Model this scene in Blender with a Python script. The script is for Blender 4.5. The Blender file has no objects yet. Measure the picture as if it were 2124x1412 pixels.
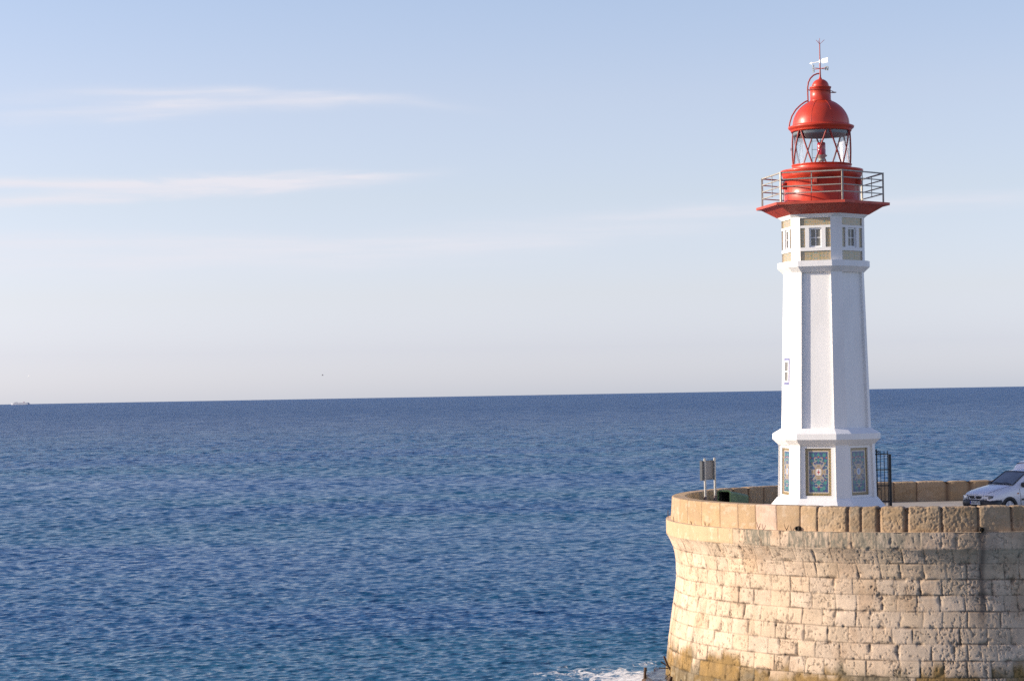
import bpy, math, random
import numpy as np
from math import sin, cos, pi, radians, sqrt, atan2
from mathutils import Vector, Matrix, Quaternion

random.seed(7)
LS = lambda *a: np.linspace(*a).tolist()
S = bpy.context.scene
COL = S.collection

# ------------------------------------------------------------------ camera
F, W, H = 4450.0, 2124.0, 1412.0
PITCH = math.atan(113.2 / F)
ROLL = radians(1.0115)
CAM = Vector((0, 0, 10.0))
_f = Vector((0, cos(PITCH), sin(PITCH)))
_r0 = Vector((1, 0, 0))
_u0 = _r0.cross(_f)
_r = cos(ROLL) * _r0 - sin(ROLL) * _u0
_u = _r.cross(_f)
cd = bpy.data.cameras.new("camera")
cam = bpy.data.objects.new("camera", cd)
COL.objects.link(cam)
m = Matrix((( _r.x, _u.x, -_f.x, CAM.x), (_r.y, _u.y, -_f.y, CAM.y), (_r.z, _u.z, -_f.z, CAM.z), (0, 0, 0, 1)))
cam.matrix_world = m
cd.sensor_fit = 'HORIZONTAL'
cd.sensor_width = 36.0
cd.lens = 36.0 * F / W
cd.clip_start = 0.5
cd.clip_end = 200000
S.camera = cam

PLAT = 5.53                      # height of the paved platform above the sea
SUN_AZ = -84.5                   # sun seen from the lighthouse, degrees from the viewer's direction
SUN_EL = 17.0
TX, TY = 11.046, 76.0
BETA = atan2(TX, TY)
T_ = Vector((-sin(BETA), -cos(BETA), 0))      # from the tower towards the viewer
R_ = Vector((cos(BETA), -sin(BETA), 0))       # to the viewer's right


def adir(a):
    a = radians(a)
    return cos(a) * T_ + sin(a) * R_


# ------------------------------------------------------------------ helpers
class MB:
    def __init__(s):
        s.v = []; s.f = []; s.sm = []

    def add(s, vs, fs, smooth=False):
        o = len(s.v)
        s.v += [tuple(p) for p in vs]
        s.f += [tuple(i + o for i in f) for f in fs]
        s.sm += [smooth] * len(fs)

    def hexa(s, b, t):
        """box from four bottom and four top points (same winding, counter-clockwise from above)"""
        s.add(list(b) + list(t), [(3, 2, 1, 0), (4, 5, 6, 7), (0, 1, 5, 4), (1, 2, 6, 5), (2, 3, 7, 6), (3, 0, 4, 7)])

    def box(s, c, sz, ax=None, bev=0.0):
        c = Vector(c)
        X, Y, Z = ax if ax else (Vector((1, 0, 0)), Vector((0, 1, 0)), Vector((0, 0, 1)))
        a, b, h = sz[0] / 2, sz[1] / 2, sz[2] / 2
        if bev <= 0:
            q = [(-1, -1), (1, -1), (1, 1), (-1, 1)]
            s.hexa([c + X * a * i + Y * b * j - Z * h for i, j in q], [c + X * a * i + Y * b * j + Z * h for i, j in q])
            return
        # bevelled in plan and at the top and bottom
        def ring(k, z):
            aa, bb = a - k, b - k
            pts = []
            for sx, sy in ((-1, -1), (1, -1), (1, 1), (-1, 1)):
                p1 = (sx * (aa - bev), sy * bb); p2 = (sx * aa, sy * (bb - bev))
                if sx * sy > 0:
                    p1, p2 = p2, p1
                pts += [p1, p2]
            return [c + X * x + Y * y + Z * z for x, y in pts]
        s.loft([ring(bev, -h), ring(0, -h + bev), ring(0, h - bev), ring(bev, h)])

    def loft(s, rings, cap=True, smooth=False, closed=True):
        n = len(rings[0]); vs = [p for r in rings for p in r]; fs = []
        for i in range(len(rings) - 1):
            for j in range(n if closed else n - 1):
                k = (j + 1) % n
                fs.append((i * n + j, i * n + k, (i + 1) * n + k, (i + 1) * n + j))
        s.add(vs, fs, smooth)
        if cap:
            s.add(rings[0], [tuple(reversed(range(n)))]); s.add(rings[-1], [tuple(range(n))])

    def lathe(s, prof, n=48, c=(0, 0, 0), smooth=True, cap=False, a0=0.0, a1=2 * pi):
        c = Vector(c); full = abs(a1 - a0 - 2 * pi) < 1e-6
        m_ = n if full else n + 1
        rings = [[c + Vector((r * cos(a0 + (a1 - a0) * k / n), r * sin(a0 + (a1 - a0) * k / n), z)) for k in range(m_)] for r, z in prof]
        s.loft(rings, cap=cap, smooth=smooth, closed=full)

    def tube(s, path, r, n=8, smooth=True, cap=True):
        P = [Vector(p) for p in path]
        rr = r if isinstance(r, (list, tuple)) else [r] * len(P)
        rings = []; up = None
        for i, p in enumerate(P):
            d = (P[min(i + 1, len(P) - 1)] - P[max(i - 1, 0)]).normalized()
            if up is None:
                up = Vector((0, 0, 1)) if abs(d.z) < 0.9 else Vector((1, 0, 0))
            a = d.cross(up).normalized(); b = a.cross(d).normalized(); up = b
            rings.append([p + rr[i] * (cos(2 * pi * k / n) * a + sin(2 * pi * k / n) * b) for k in range(n)])
        s.loft(rings, cap=cap, smooth=smooth)

    def prism(s, poly, off):
        """polygon (3-D points) pushed along the vector off"""
        off = Vector(off); a = [Vector(p) for p in poly]; b = [p + off for p in a]; n = len(a)
        s.add(a, [tuple(reversed(range(n)))]); s.add(b, [tuple(range(n))])
        s.add(a + b, [(i, (i + 1) % n, n + (i + 1) % n, n + i) for i in range(n)])

    def build(s, name, mat, parent=None, col=None, fix=True, loc=None):
        me = bpy.data.meshes.new(name)
        me.from_pydata(s.v, [], s.f)
        me.polygons.foreach_set("use_smooth", s.sm)
        if fix:
            import bmesh
            bm = bmesh.new(); bm.from_mesh(me); bmesh.ops.recalc_face_normals(bm, faces=bm.faces); bm.to_mesh(me); bm.free()
        me.materials.append(mat)
        return link(name, me, parent, loc)


def link(name, me, parent=None, loc=None):
    o = bpy.data.objects.new(name, me)
    COL.objects.link(o)
    if parent:
        o.parent = parent
    if loc is not None:
        o.location = loc
    return o


def thing(name, label, cat, loc=(0, 0, 0), rz=0.0, group=None):
    o = bpy.data.objects.new(name, None)
    COL.objects.link(o); o.location = loc; o.rotation_euler = (0, 0, rz); o.empty_display_size = 0.3
    return tag(o, label, cat, group)


def tag(o, label, cat, group=None):
    o['label'] = label; o['category'] = cat
    if group: o['group'] = group
    return o


def grid_mesh(name, P, cols=None, smooth=True, wrap=False):
    """P: (n,m,3) array -> quad mesh; cols: (n,m,3) point colours"""
    n, m_ = P.shape[:2]
    idx = np.arange(n * m_).reshape(n, m_)
    q = np.stack([idx[:-1, :-1], idx[:-1, 1:], idx[1:, 1:], idx[1:, :-1]], -1).reshape(-1, 4)
    me = bpy.data.meshes.new(name)
    me.vertices.add(n * m_); me.vertices.foreach_set("co", np.ascontiguousarray(P, dtype=np.float32).ravel())
    me.loops.add(q.size); me.loops.foreach_set("vertex_index", q.astype(np.int32).ravel())
    me.polygons.add(len(q)); me.polygons.foreach_set("loop_start", np.arange(0, q.size, 4, dtype=np.int32))
    me.polygons.foreach_set("loop_total", np.full(len(q), 4, dtype=np.int32))
    me.polygons.foreach_set("use_smooth", np.full(len(q), smooth))
    if cols is not None:
        at = me.color_attributes.new("Col", 'FLOAT_COLOR', 'POINT')
        c = np.ones((n * m_, 4), dtype=np.float32); c[:, :3] = cols.reshape(-1, 3)
        at.data.foreach_set("color", c.ravel())
    me.update(); me.validate()
    return me


# numpy value noise ---------------------------------------------------------
def _hash(ix, iy, iz, seed):
    h = (ix.astype(np.int64) * 374761393 + iy.astype(np.int64) * 668265263 + iz.astype(np.int64) * 2147483647 + seed * 1274126177) & 0xFFFFFFFF
    h = ((h ^ (h >> 13)) * 1274126177) & 0xFFFFFFFF
    h = ((h ^ (h >> 16)) * 2246822519) & 0xFFFFFFFF
    return ((h ^ (h >> 15)) & 0xFFFFFF) / float(0xFFFFFF)


def vnoise(x, y, seed=0):
    ix = np.floor(x); iy = np.floor(y); fx = x - ix; fy = y - iy
    fx = fx * fx * (3 - 2 * fx); fy = fy * fy * (3 - 2 * fy)
    z = np.zeros_like(ix)
    a = _hash(ix, iy, z, seed); b = _hash(ix + 1, iy, z, seed); c = _hash(ix, iy + 1, z, seed); d = _hash(ix + 1, iy + 1, z, seed)
    return (a * (1 - fx) + b * fx) * (1 - fy) + (c * (1 - fx) + d * fx) * fy


def fbm(x, y, oct=4, seed=0, lac=2.03, gain=0.5):
    v = 0; a = 1; t = 0
    for k in range(oct):
        v = v + a * vnoise(x * lac ** k + 17.3 * k, y * lac ** k - 9.1 * k, seed + k); t += a; a *= gain
    return v / t


def sstep(a, b, x):
    t = np.clip((x - a) / (b - a), 0, 1)
    return t * t * (3 - 2 * t)


# ------------------------------------------------------------------ materials
class N:
    """tiny expression builder over math nodes"""
    def __init__(s, nt, sock): s.nt, s.s = nt, sock
    def _op(s, op, *o, clamp=False):
        n = s.nt.nodes.new('ShaderNodeMath'); n.operation = op; n.use_clamp = clamp
        for i, x in enumerate((s,) + o):
            if isinstance(x, N): s.nt.links.new(x.s, n.inputs[i])
            else: n.inputs[i].default_value = x
        return N(s.nt, n.outputs[0])
    def __add__(s, o): return s._op('ADD', o)
    def __sub__(s, o): return s._op('SUBTRACT', o)
    def __mul__(s, o): return s._op('MULTIPLY', o)
    def __truediv__(s, o): return s._op('DIVIDE', o)
    def f(s, op, *o): return s._op(op, *o)
    def ss(s, a, b):
        n = s.nt.nodes.new('ShaderNodeMapRange'); n.interpolation_type = 'SMOOTHSTEP'
        s.nt.links.new(s.s, n.inputs[0]); n.inputs[1].default_value = a; n.inputs[2].default_value = b
        return N(s.nt, n.outputs[0])
    def mr(s, a, b, c, d):
        n = s.nt.nodes.new('ShaderNodeMapRange')
        s.nt.links.new(s.s, n.inputs[0])
        for i, x in enumerate((a, b, c, d)): n.inputs[i + 1].default_value = x
        return N(s.nt, n.outputs[0])


def mat_new(name):
    ma = bpy.data.materials.new(name); ma.use_nodes = True
    nt = ma.node_tree; b = nt.nodes['Principled BSDF']
    return ma, nt, b


def tex_noise(nt, vec, scale, detail=4, rough=0.5, dims='3D'):
    n = nt.nodes.new('ShaderNodeTexNoise'); n.noise_dimensions = dims
    n.inputs['Scale'].default_value = scale; n.inputs['Detail'].default_value = detail; n.inputs['Roughness'].default_value = rough
    nt.links.new(vec, n.inputs['Vector'])
    return n


def mapping(nt, vec, sc):
    n = nt.nodes.new('ShaderNodeMapping'); n.inputs['Scale'].default_value = sc
    nt.links.new(vec, n.inputs['Vector'])
    return n.outputs[0]


def mixc(nt, fac, a, b, mode='MIX'):
    n = nt.nodes.new('ShaderNodeMix'); n.data_type = 'RGBA'; n.blend_type = mode
    for sock, x in ((n.inputs[0], fac), (n.inputs[6], a), (n.inputs[7], b)):
        if isinstance(x, N): nt.links.new(x.s, sock)
        elif hasattr(x, 'is_linked'): nt.links.new(x, sock)
        elif isinstance(x, (int, float)): sock.default_value = x
        else: sock.default_value = (*x, 1)
    return n.outputs[2]


def simple(name, col, rough=0.5, var=0.12, scale=6.0, bump=0.0, bscale=40.0, metal=0.0, spec=0.5, coat=0.0, stretch=(1, 1, 1), col2=None):
    """paint / stone / metal with mottled colour and fine relief"""
    ma, nt, b = mat_new(name)
    tc = nt.nodes.new('ShaderNodeTexCoord')
    v = mapping(nt, tc.outputs['Object'], stretch)
    n = tex_noise(nt, v, scale, 6, 0.6)
    c2 = col2 if col2 else tuple(c * (1 - var * 2) for c in col)
    fac = N(nt, n.outputs[0]).ss(0.35, 0.75)
    nt.links.new(mixc(nt, fac, col, c2), b.inputs['Base Color'])
    n2 = tex_noise(nt, v, scale * 3, 3, 0.5)
    nt.links.new(N(nt, n2.outputs[0]).mr(0.3, 0.7, max(rough - 0.08, 0.02), min(rough + 0.1, 1)).s, b.inputs['Roughness'])
    b.inputs['Metallic'].default_value = metal
    b.inputs['Specular IOR Level'].default_value = spec
    b.inputs['Coat Weight'].default_value = coat
    b.inputs['Coat Roughness'].default_value = 0.12
    if bump > 0:
        n3 = tex_noise(nt, tc.outputs['Object'], bscale, 5, 0.6)
        bp = nt.nodes.new('ShaderNodeBump'); bp.inputs['Strength'].default_value = 1.0; bp.inputs['Distance'].default_value = bump
        nt.links.new(n3.outputs[0], bp.inputs['Height']); nt.links.new(bp.outputs[0], b.inputs['Normal'])
    return ma


M = {}
M['white'] = simple('white_masonry_paint', (0.80, 0.785, 0.76), 0.65, 0.04, 2.2, 0.0022, 9, stretch=(1, 1, 0.25))
M['red'] = simple('red_gloss_paint', (0.52, 0.046, 0.018), 0.38, 0.10, 2.2, 0.0015, 12, coat=0.05, spec=0.4, col2=(0.40, 0.040, 0.022), stretch=(1, 1, 0.6))
M['dullred'] = simple('weathered_red_paint', (0.46, 0.055, 0.028), 0.55, 0.13, 2.5, 0.001, 12)
M['barred'] = simple('rusty_red_paint', (0.34, 0.035, 0.025), 0.5, 0.2, 9)
M['polered'] = simple('red_primer_pole', (0.42, 0.07, 0.055), 0.5, 0.15, 8)
M['steel'] = simple('galvanised_steel', (0.34, 0.315, 0.27), 0.55, 0.15, 7, metal=0.2)
M['black'] = simple('black_wrought_iron', (0.014, 0.014, 0.016), 0.45, 0.2, 12)
M['darkgrey'] = simple('dark_grey_metal', (0.10, 0.11, 0.12), 0.5, 0.15, 8)
M['grey'] = simple('grey_sign_sheet', (0.20, 0.19, 0.185), 0.5, 0.06, 3)
M['postgrey'] = simple('pale_grey_post', (0.42, 0.41, 0.38), 0.5, 0.08, 6)
M['sleeve'] = simple('brown_post_sleeve', (0.13, 0.10, 0.10), 0.6, 0.15, 8)
M['green'] = simple('green_polyethylene', (0.066, 0.125, 0.058), 0.5, 0.12, 4, 0.002, 30)
M['dark'] = simple('dark_interior', (0.012, 0.013, 0.013), 0.9, 0.1, 5)
M['rust'] = simple('rusted_iron', (0.10, 0.055, 0.030), 0.85, 0.3, 14, 0.006, 40)
M['whitemetal'] = simple('white_enamel', (0.82, 0.81, 0.76), 0.4, 0.03, 5)
M['letter_pale'] = simple('pale_letter_metal', (0.48, 0.44, 0.34), 0.5, 0.1, 9)
M['letter_dark'] = simple('black_letter_metal', (0.03, 0.035, 0.04), 0.5, 0.1, 9)
M['lampred'] = simple('red_lamp_lens', (0.45, 0.012, 0.02), 0.12, 0.08, 5, coat=0.6)
M['lampgrey'] = simple('lamp_stand_metal', (0.33, 0.32, 0.28), 0.5, 0.15, 9)
M['ceilgrey'] = simple('grey_lantern_ceiling', (0.22, 0.25, 0.28), 0.6, 0.1, 5)
M['vanpaint'] = simple('white_car_paint', (0.74, 0.74, 0.76), 0.3, 0.02, 2, coat=0.7)
M['vantrim'] = simple('black_plastic_trim', (0.018, 0.019, 0.022), 0.5, 0.15, 9)
M['tyre'] = simple('tyre_rubber', (0.012, 0.012, 0.013), 0.85, 0.2, 12)
M['rim'] = simple('silver_wheel_rim', (0.60, 0.61, 0.63), 0.35, 0.06, 6, metal=0.4)
M['headlight'] = simple('headlight_glass', (0.78, 0.78, 0.78), 0.15, 0.15, 14, coat=0.8)
M['amber'] = simple('amber_lens', (0.55, 0.16, 0.02), 0.2, 0.05, 5)
M['plate'] = simple('plate_white', (0.72, 0.71, 0.66), 0.45, 0.02, 5)
M['plateblue'] = simple('plate_blue', (0.02, 0.03, 0.30), 0.45, 0.05, 5)
M['ink'] = simple('plate_black', (0.01, 0.01, 0.012), 0.5, 0.05, 5)
M['decal'] = simple('blue_decal', (0.03, 0.05, 0.30), 0.4, 0.05, 5)
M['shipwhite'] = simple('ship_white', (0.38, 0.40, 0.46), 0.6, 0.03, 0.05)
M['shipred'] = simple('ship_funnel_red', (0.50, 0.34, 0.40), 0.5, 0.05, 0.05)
M['gullwhite'] = simple('gull_white_feathers', (0.80, 0.78, 0.74), 0.8, 0.05, 4)
M['gullgrey'] = simple('gull_grey_feathers', (0.17, 0.15, 0.16), 0.8, 0.1, 4)
M['seat'] = simple('dark_seat_cloth', (0.045, 0.055, 0.06), 0.9, 0.1, 9)
M['pane'] = simple('window_pane_glass', (0.20, 0.19, 0.165), 0.06, 0.2, 3, spec=0.5)
M['pvc'] = simple('white_window_frame', (0.76, 0.76, 0.76), 0.4, 0.02, 5)
M['drain'] = simple('black_drain_pipe', (0.012, 0.011, 0.010), 0.6, 0.2, 12)


def mk_glass(name, tint, gl):
    ma = bpy.data.materials.new(name); ma.use_nodes = True
    nt = ma.node_tree; nt.nodes.clear()
    out = nt.nodes.new('ShaderNodeOutputMaterial'); mx = nt.nodes.new('ShaderNodeMixShader')
    tr = nt.nodes.new('ShaderNodeBsdfTransparent'); tr.inputs[0].default_value = (*tint, 1)
    g = nt.nodes.new('ShaderNodeBsdfGlossy'); g.inputs['Roughness'].default_value = 0.03
    lw = nt.nodes.new('ShaderNodeFresnel'); lw.inputs[0].default_value = 1.5
    fac = N(nt, lw.outputs[0]) * gl + 0.02
    nt.links.new(fac.s, mx.inputs[0]); nt.links.new(tr.outputs[0], mx.inputs[1]); nt.links.new(g.outputs[0], mx.inputs[2])
    nt.links.new(mx.outputs[0], out.inputs[0])
    return ma


M['glass'] = mk_glass('lantern_glass', (0.95, 0.97, 0.97), 0.45)
M['carglass'] = mk_glass('car_glass', (0.42, 0.50, 0.52), 1.0)


def mk_attr(name, rough=0.9, bump=0.01, bscale=30, var=0.16, spec=0.3, nscale=22):
    """colour from the mesh's own stone / tile colours, with fine grain on top"""
    ma, nt, b = mat_new(name)
    at = nt.nodes.new('ShaderNodeAttribute'); at.attribute_name = "Col"
    tc = nt.nodes.new('ShaderNodeTexCoord')
    n = tex_noise(nt, tc.outputs['Object'], nscale, 6, 0.65)
    k = N(nt, n.outputs[0]).mr(0.25, 0.75, 1 - var, 1 + var)
    vm = nt.nodes.new('ShaderNodeVectorMath'); vm.operation = 'SCALE'
    nt.links.new(at.outputs['Color'], vm.inputs[0]); nt.links.new(k.s, vm.inputs['Scale'])
    nt.links.new(vm.outputs[0], b.inputs['Base Color'])
    b.inputs['Roughness'].default_value = rough
    b.inputs['Specular IOR Level'].default_value = spec
    if bump > 0:
        n3 = tex_noise(nt, tc.outputs['Object'], bscale, 8, 0.7)
        bp = nt.nodes.new('ShaderNodeBump'); bp.inputs['Strength'].default_value = 1.0; bp.inputs['Distance'].default_value = bump
        nt.links.new(n3.outputs[0], bp.inputs['Height']); nt.links.new(bp.outputs[0], b.inputs['Normal'])
    return ma


M['stone'] = mk_attr('limestone_blocks', 0.92, 0.005, 28)
M['tile'] = mk_attr('glazed_tiles', 0.30, 0.0, var=0.05, spec=0.5)
M['tile'].node_tree.nodes['Principled BSDF'].inputs['Coat Weight'].default_value = 0.7
M['tile'].node_tree.nodes['Principled BSDF'].inputs['Coat Roughness'].default_value = 0.22

# ------------------------------------------------------------------ world, sun
sun_dir = (cos(radians(SUN_AZ)) * T_ + sin(radians(SUN_AZ)) * R_) * cos(radians(SUN_EL)) + Vector((0, 0, sin(radians(SUN_EL))))
sl = bpy.data.lights.new("sun", 'SUN'); sl.energy = 4.2; sl.angle = radians(0.5); sl.color = (1.0, 0.89, 0.73)
so = bpy.data.objects.new("sun", sl); COL.objects.link(so)
so.rotation_euler = sun_dir.to_track_quat('Z', 'Y').to_euler()
so.location = (0, 0, 60)

wd = bpy.data.worlds.new("World"); S.world = wd; wd.use_nodes = True
nt = wd.node_tree; nt.nodes.clear()
wo = nt.nodes.new('ShaderNodeOutputWorld'); bg = nt.nodes.new('ShaderNodeBackground')
sky = nt.nodes.new('ShaderNodeTexSky'); sky.sky_type = 'NISHITA'; sky.sun_disc = False
sky.sun_elevation = radians(SUN_EL); sky.sun_rotation = atan2(sun_dir.x, sun_dir.y)
sky.altitude = 0; sky.air_density = 1.0; sky.dust_density = 0.6; sky.ozone_density = 2.2
bg.inputs[1].default_value = 0.13
tc = nt.nodes.new('ShaderNodeTexCoord'); sp = nt.nodes.new('ShaderNodeSeparateXYZ')
nt.links.new(tc.outputs['Generated'], sp.inputs[0])
dx, dy, dz = (N(nt, sp.outputs[i]) for i in range(3))
el = dz.f('ARCSINE') * (180 / pi)
az = dx.f('ARCTAN2', dy) * (180 / pi)
PX = F * pi / 180
# soft wisps of high cloud, described by bearing and elevation in degrees
cv = nt.nodes.new('ShaderNodeCombineXYZ'); nt.links.new((az * 0.16).s, cv.inputs[0]); nt.links.new((el - az * 0.02).s, cv.inputs[1])
cn = tex_noise(nt, cv.outputs[0], 1.1, 7, 0.6); cn.inputs['Distortion'].default_value = 0.5
cv2 = nt.nodes.new('ShaderNodeCombineXYZ'); nt.links.new((az * 0.06).s, cv2.inputs[0]); nt.links.new((el * 0.9).s, cv2.inputs[1])
cn2 = tex_noise(nt, cv2.outputs[0], 3.0, 8, 0.62)
w1 = (N(nt, cn.outputs[0]) - 0.5); w2 = N(nt, cn2.outputs[0])
fine = w2.ss(0.30, 0.70)


def px_az(x): return (x - 1062) / PX
def px_el(x, y): return ((838 - 0.01766 * x) - y) / PX


def wisp(pts, width, x0, x1, fade, amt):
    """a streak along a polyline of photo positions turned into bearings"""
    (xa, ya), (xb, yb), (xc, yc) = pts
    A = np.array([[px_az(x) ** 2, px_az(x), 1] for x in (xa, xb, xc)])
    k = np.linalg.solve(A, np.array([px_el(x, y) for x, y in pts]))
    line = (az * float(k[0]) + float(k[1])) * az + float(k[2])
    d = (el - line + w1 * 0.7) / (width * 0.72)
    g = (d * d * -1.0).f('EXPONENT')
    mask = az.ss(px_az(x0 - fade), px_az(x0 + fade)) * (az * -1.0).ss(-px_az(x1 + fade), -px_az(x1 - fade))
    return g * mask * (amt * 1.2)


cl = None
for wsp in (
    ([(20, 222), (400, 200), (880, 222)], 0.22, 200, 800, 320, 0.50),
    ([(30, 264), (300, 238), (750, 212)], 0.24, 90, 640, 280, 0.62),
    ([(0, 388), (450, 384), (930, 354)], 0.20, -900, 760, 260, 0.70),
    ([(0, 428), (450, 396), (930, 360)], 0.22, -900, 720, 280, 0.72),
    ([(0, 545), (800, 520), (1600, 440)], 0.55, -1200, 1500, 600, 0.38),
    ([(1400, 448), (1800, 430), (2200, 420)], 0.25, 1300, 2600, 300, 0.30),
    ([(0, 505), (700, 505), (1300, 480)], 0.30, -1200, 900, 500, 0.30),
):
    g = wisp(*wsp); cl = g if cl is None else cl + g
cfac = (cl * (fine * 0.7 + 0.4)).f('MINIMUM', 0.85)
rmp = nt.nodes.new('ShaderNodeValToRGB'); er = rmp.color_ramp
er.elements[0].position = 0.0; er.elements[0].color = (0.89, 1.0, 1.66, 1)
er.elements[1].position = 1.0; er.elements[1].color = (0.98, 0.76, 0.88, 1)
for q_, c_ in ((1.25, (0.79, 0.82, 1.31)), (2.7, (0.855, 0.785, 1.055)), (5.3, (0.96, 0.80, 0.895)), (7.9, (1.06, 0.836, 0.87)), (10.3, (1.06, 0.855, 0.875)), (20, (0.95, 0.80, 0.90))):
    e_ = er.elements.new(q_ / 40); e_.color = (*c_, 1)
nt.links.new(el.mr(0, 40, 0, 1).s, rmp.inputs[0])
skyc = mixc(nt, 1.0, sky.outputs[0], rmp.outputs[0], 'MULTIPLY')
skyc = mixc(nt, cfac, skyc, (3.72, 3.62, 3.88))
nt.links.new(skyc, bg.inputs[0]); nt.links.new(bg.outputs[0], wo.inputs[0])

S.view_settings.view_transform = 'Standard'; S.view_settings.look = 'None'
S.view_settings.gamma = 1.0; S.view_settings.exposure = 0.80
S.view_settings.use_curve_mapping = False
S.render.engine = 'CYCLES'
S.cycles.use_denoising = False
S.cycles.use_adaptive_sampling = False
S.render.filter_size = 1.25
S.cycles.max_bounces = 8
S.cycles.sample_clamp_indirect = 3.0
S.cycles.caustics_reflective = False
S.cycles.caustics_refractive = False
S.cycles.blur_glossy = 1.0

# ------------------------------------------------------------------ sea
def build_sea():
    # mesh fan around the viewer's shore: fine near the mole, coarse to the horizon
    d = [40.0]
    while d[-1] < 2600: d.append(d[-1] * (1.0 + 0.0009 * max(d[-1] / 150, 1.0) ** 0.62) if d[-1] > 68 else d[-1] * 1.02)
    while d[-1] < 60000: d.append(d[-1] * 1.05)
    d = np.array(d)
    a = np.concatenate([np.linspace(-80, -18, 70, endpoint=False), np.linspace(-18, 17, 600, endpoint=False), np.linspace(17, 80, 70)])
    a = np.radians(a)
    D, A = np.meshgrid(d, a, indexing='ij')
    X = D * np.sin(A); Y = D * np.cos(A)
    sh = X.shape
    x = X.ravel().astype(np.float32); y = Y.ravel().astype(np.float32)
    dist = D.ravel()
    space = (np.maximum(np.gradient(d)[:, None], d[:, None] * np.gradient(a)[None, :] * 0.6) * np.ones(sh)).ravel()
    z = np.zeros_like(x); ox = np.zeros_like(x); oy = np.zeros_like(x)
    R = np.random.default_rng(5)
    nw = 250
    lam = np.exp(R.uniform(np.log(0.26), np.log(30), nw)); lam.sort()
    wind = radians(-80)           # travelling direction, measured from +X
    # short chop in the lee of the mole, longer waves farther out
    Lc = 0.60 * np.maximum(dist / 75.0, 0.5) ** 0.80
    for L in lam:
        th = wind + R.normal(0, 0.50)
        k = 2 * pi / L
        ph0 = R.uniform(0, 2 * pi); am = R.uniform(0.6, 1.35)
        wgt = np.clip(L / space / 2.4 - 0.5, 0, 1) * np.minimum(1.0, (Lc / L)) ** 2.2
        act = wgt > 0.02
        if not act.any(): continue
        w = (wgt[act] * (0.036 / k * am)).astype(np.float32)
        ph = (k * (cos(th) * x[act] + sin(th) * y[act]) + ph0).astype(np.float32)
        s_, c_ = np.sin(ph) * w, np.cos(ph) * w
        z[act] += c_
        ox[act] -= 1.25 * cos(th) * s_; oy[act] -= 1.25 * sin(th) * s_
    # gusts: patches of rougher and calmer water
    gust = 0.72 + 0.55 * fbm(x / 45.0, y / 26.0, 4, 31)
    near = 1 - 0.55 * np.exp(-(((x - 5.0) / 3.0) ** 2 + ((y - 75) / 5.0) ** 2))
    z *= gust * near; ox *= gust * near; oy *= gust * near
    P = np.stack([x + ox, y + oy, z], -1).reshape(*sh, 3)
    me = grid_mesh('sea', P)
    ma, nt, b = mat_new('sea_water')
    geo = nt.nodes.new('ShaderNodeNewGeometry'); pos = geo.outputs['Position']
    vl = nt.nodes.new('ShaderNodeVectorMath'); vl.operation = 'LENGTH'; nt.links.new(pos, vl.inputs[0])
    dist_n = N(nt, vl.outputs['Value'])
    big = tex_noise(nt, mapping(nt, pos, (0.010, 0.022, 1)), 1.0, 5, 0.55)
    bigf = N(nt, big.outputs[0]).ss(0.35, 0.68)
    # cat's-paws: streaks of wind-roughened and smoother water
    gz = tex_noise(nt, mapping(nt, pos, (0.05, 0.055, 1)), 1.0, 8, 0.72)
    paw = N(nt, gz.outputs[0]).mr(0.30, 0.70, 0.72, 1.45)
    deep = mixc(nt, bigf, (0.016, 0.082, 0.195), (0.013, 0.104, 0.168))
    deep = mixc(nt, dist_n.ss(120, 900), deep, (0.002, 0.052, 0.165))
    b.inputs['IOR'].default_value = 1.333; b.inputs['Specular IOR Level'].default_value = 0.42
    rough = dist_n.f('LOGARITHM', 10.0).mr(1.9, 3.2, 0.07, 0.32) * paw
    nt.links.new(dist_n.mr(120, 1200, 0.47, 0.30).s, b.inputs['Specular IOR Level'])
    # ripples too small for the mesh
    bp = nt.nodes.new('ShaderNodeBump'); bp.inputs['Strength'].default_value = 1.0
    n1 = tex_noise(nt, mapping(nt, pos, (1.0, 1.5, 1)), 2.6, 5, 0.6)
    n2 = tex_noise(nt, mapping(nt, pos, (0.8, 1.0, 1)), 0.5, 5, 0.6)
    farw = dist_n.ss(150, 700)
    n3 = tex_noise(nt, mapping(nt, pos, (0.42, 0.13, 1)), 1.0, 4, 0.65)
    hh = N(nt, n1.outputs[0]) * 0.05 + N(nt, n2.outputs[0]) * (farw * 2.2) + N(nt, n3.outputs[0]) * (dist_n.ss(220, 800) * 4.0)
    nt.links.new(hh.s, bp.inputs['Height']); bp.inputs['Distance'].default_value = 1.0
    nt.links.new(bp.outputs[0], b.inputs['Normal'])
    # foam washing round the foot of the mole, and rare flecks far out
    spx = nt.nodes.new('ShaderNodeSeparateXYZ'); nt.links.new(pos, spx.inputs[0])
    px, py, pz = (N(nt, spx.outputs[i]) for i in range(3))
    fx = (px - 4.1) / 1.7; fy = (py - 74.2) / 3.8
    blob = ((fx * fx + fy * fy) * -1.0).f('EXPONENT')
    fx2 = (px - 1.9) / 2.4; fy2 = (py - 77.4) / 3.0
    blob2 = ((fx2 * fx2 + fy2 * fy2) * -1.0).f('EXPONENT') * 0.66
    fx3 = (px - 5.0) / 1.0; fy3 = (py - 80.2) / 1.3
    blob3 = ((fx3 * fx3 + fy3 * fy3) * -1.0).f('EXPONENT') * 0.6
    fn = tex_noise(nt, mapping(nt, pos, (1.2, 0.7, 1)), 1.7, 9, 0.68); fn.inputs['Distortion'].default_value = 1.2
    foam = ((blob + blob2 + blob3) * 0.44 + N(nt, fn.outputs[0]) - 0.80).ss(0.0, 0.16)
    fl = tex_noise(nt, mapping(nt, pos, (0.35, 0.22, 1)), 0.9, 3, 0.5)
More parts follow.
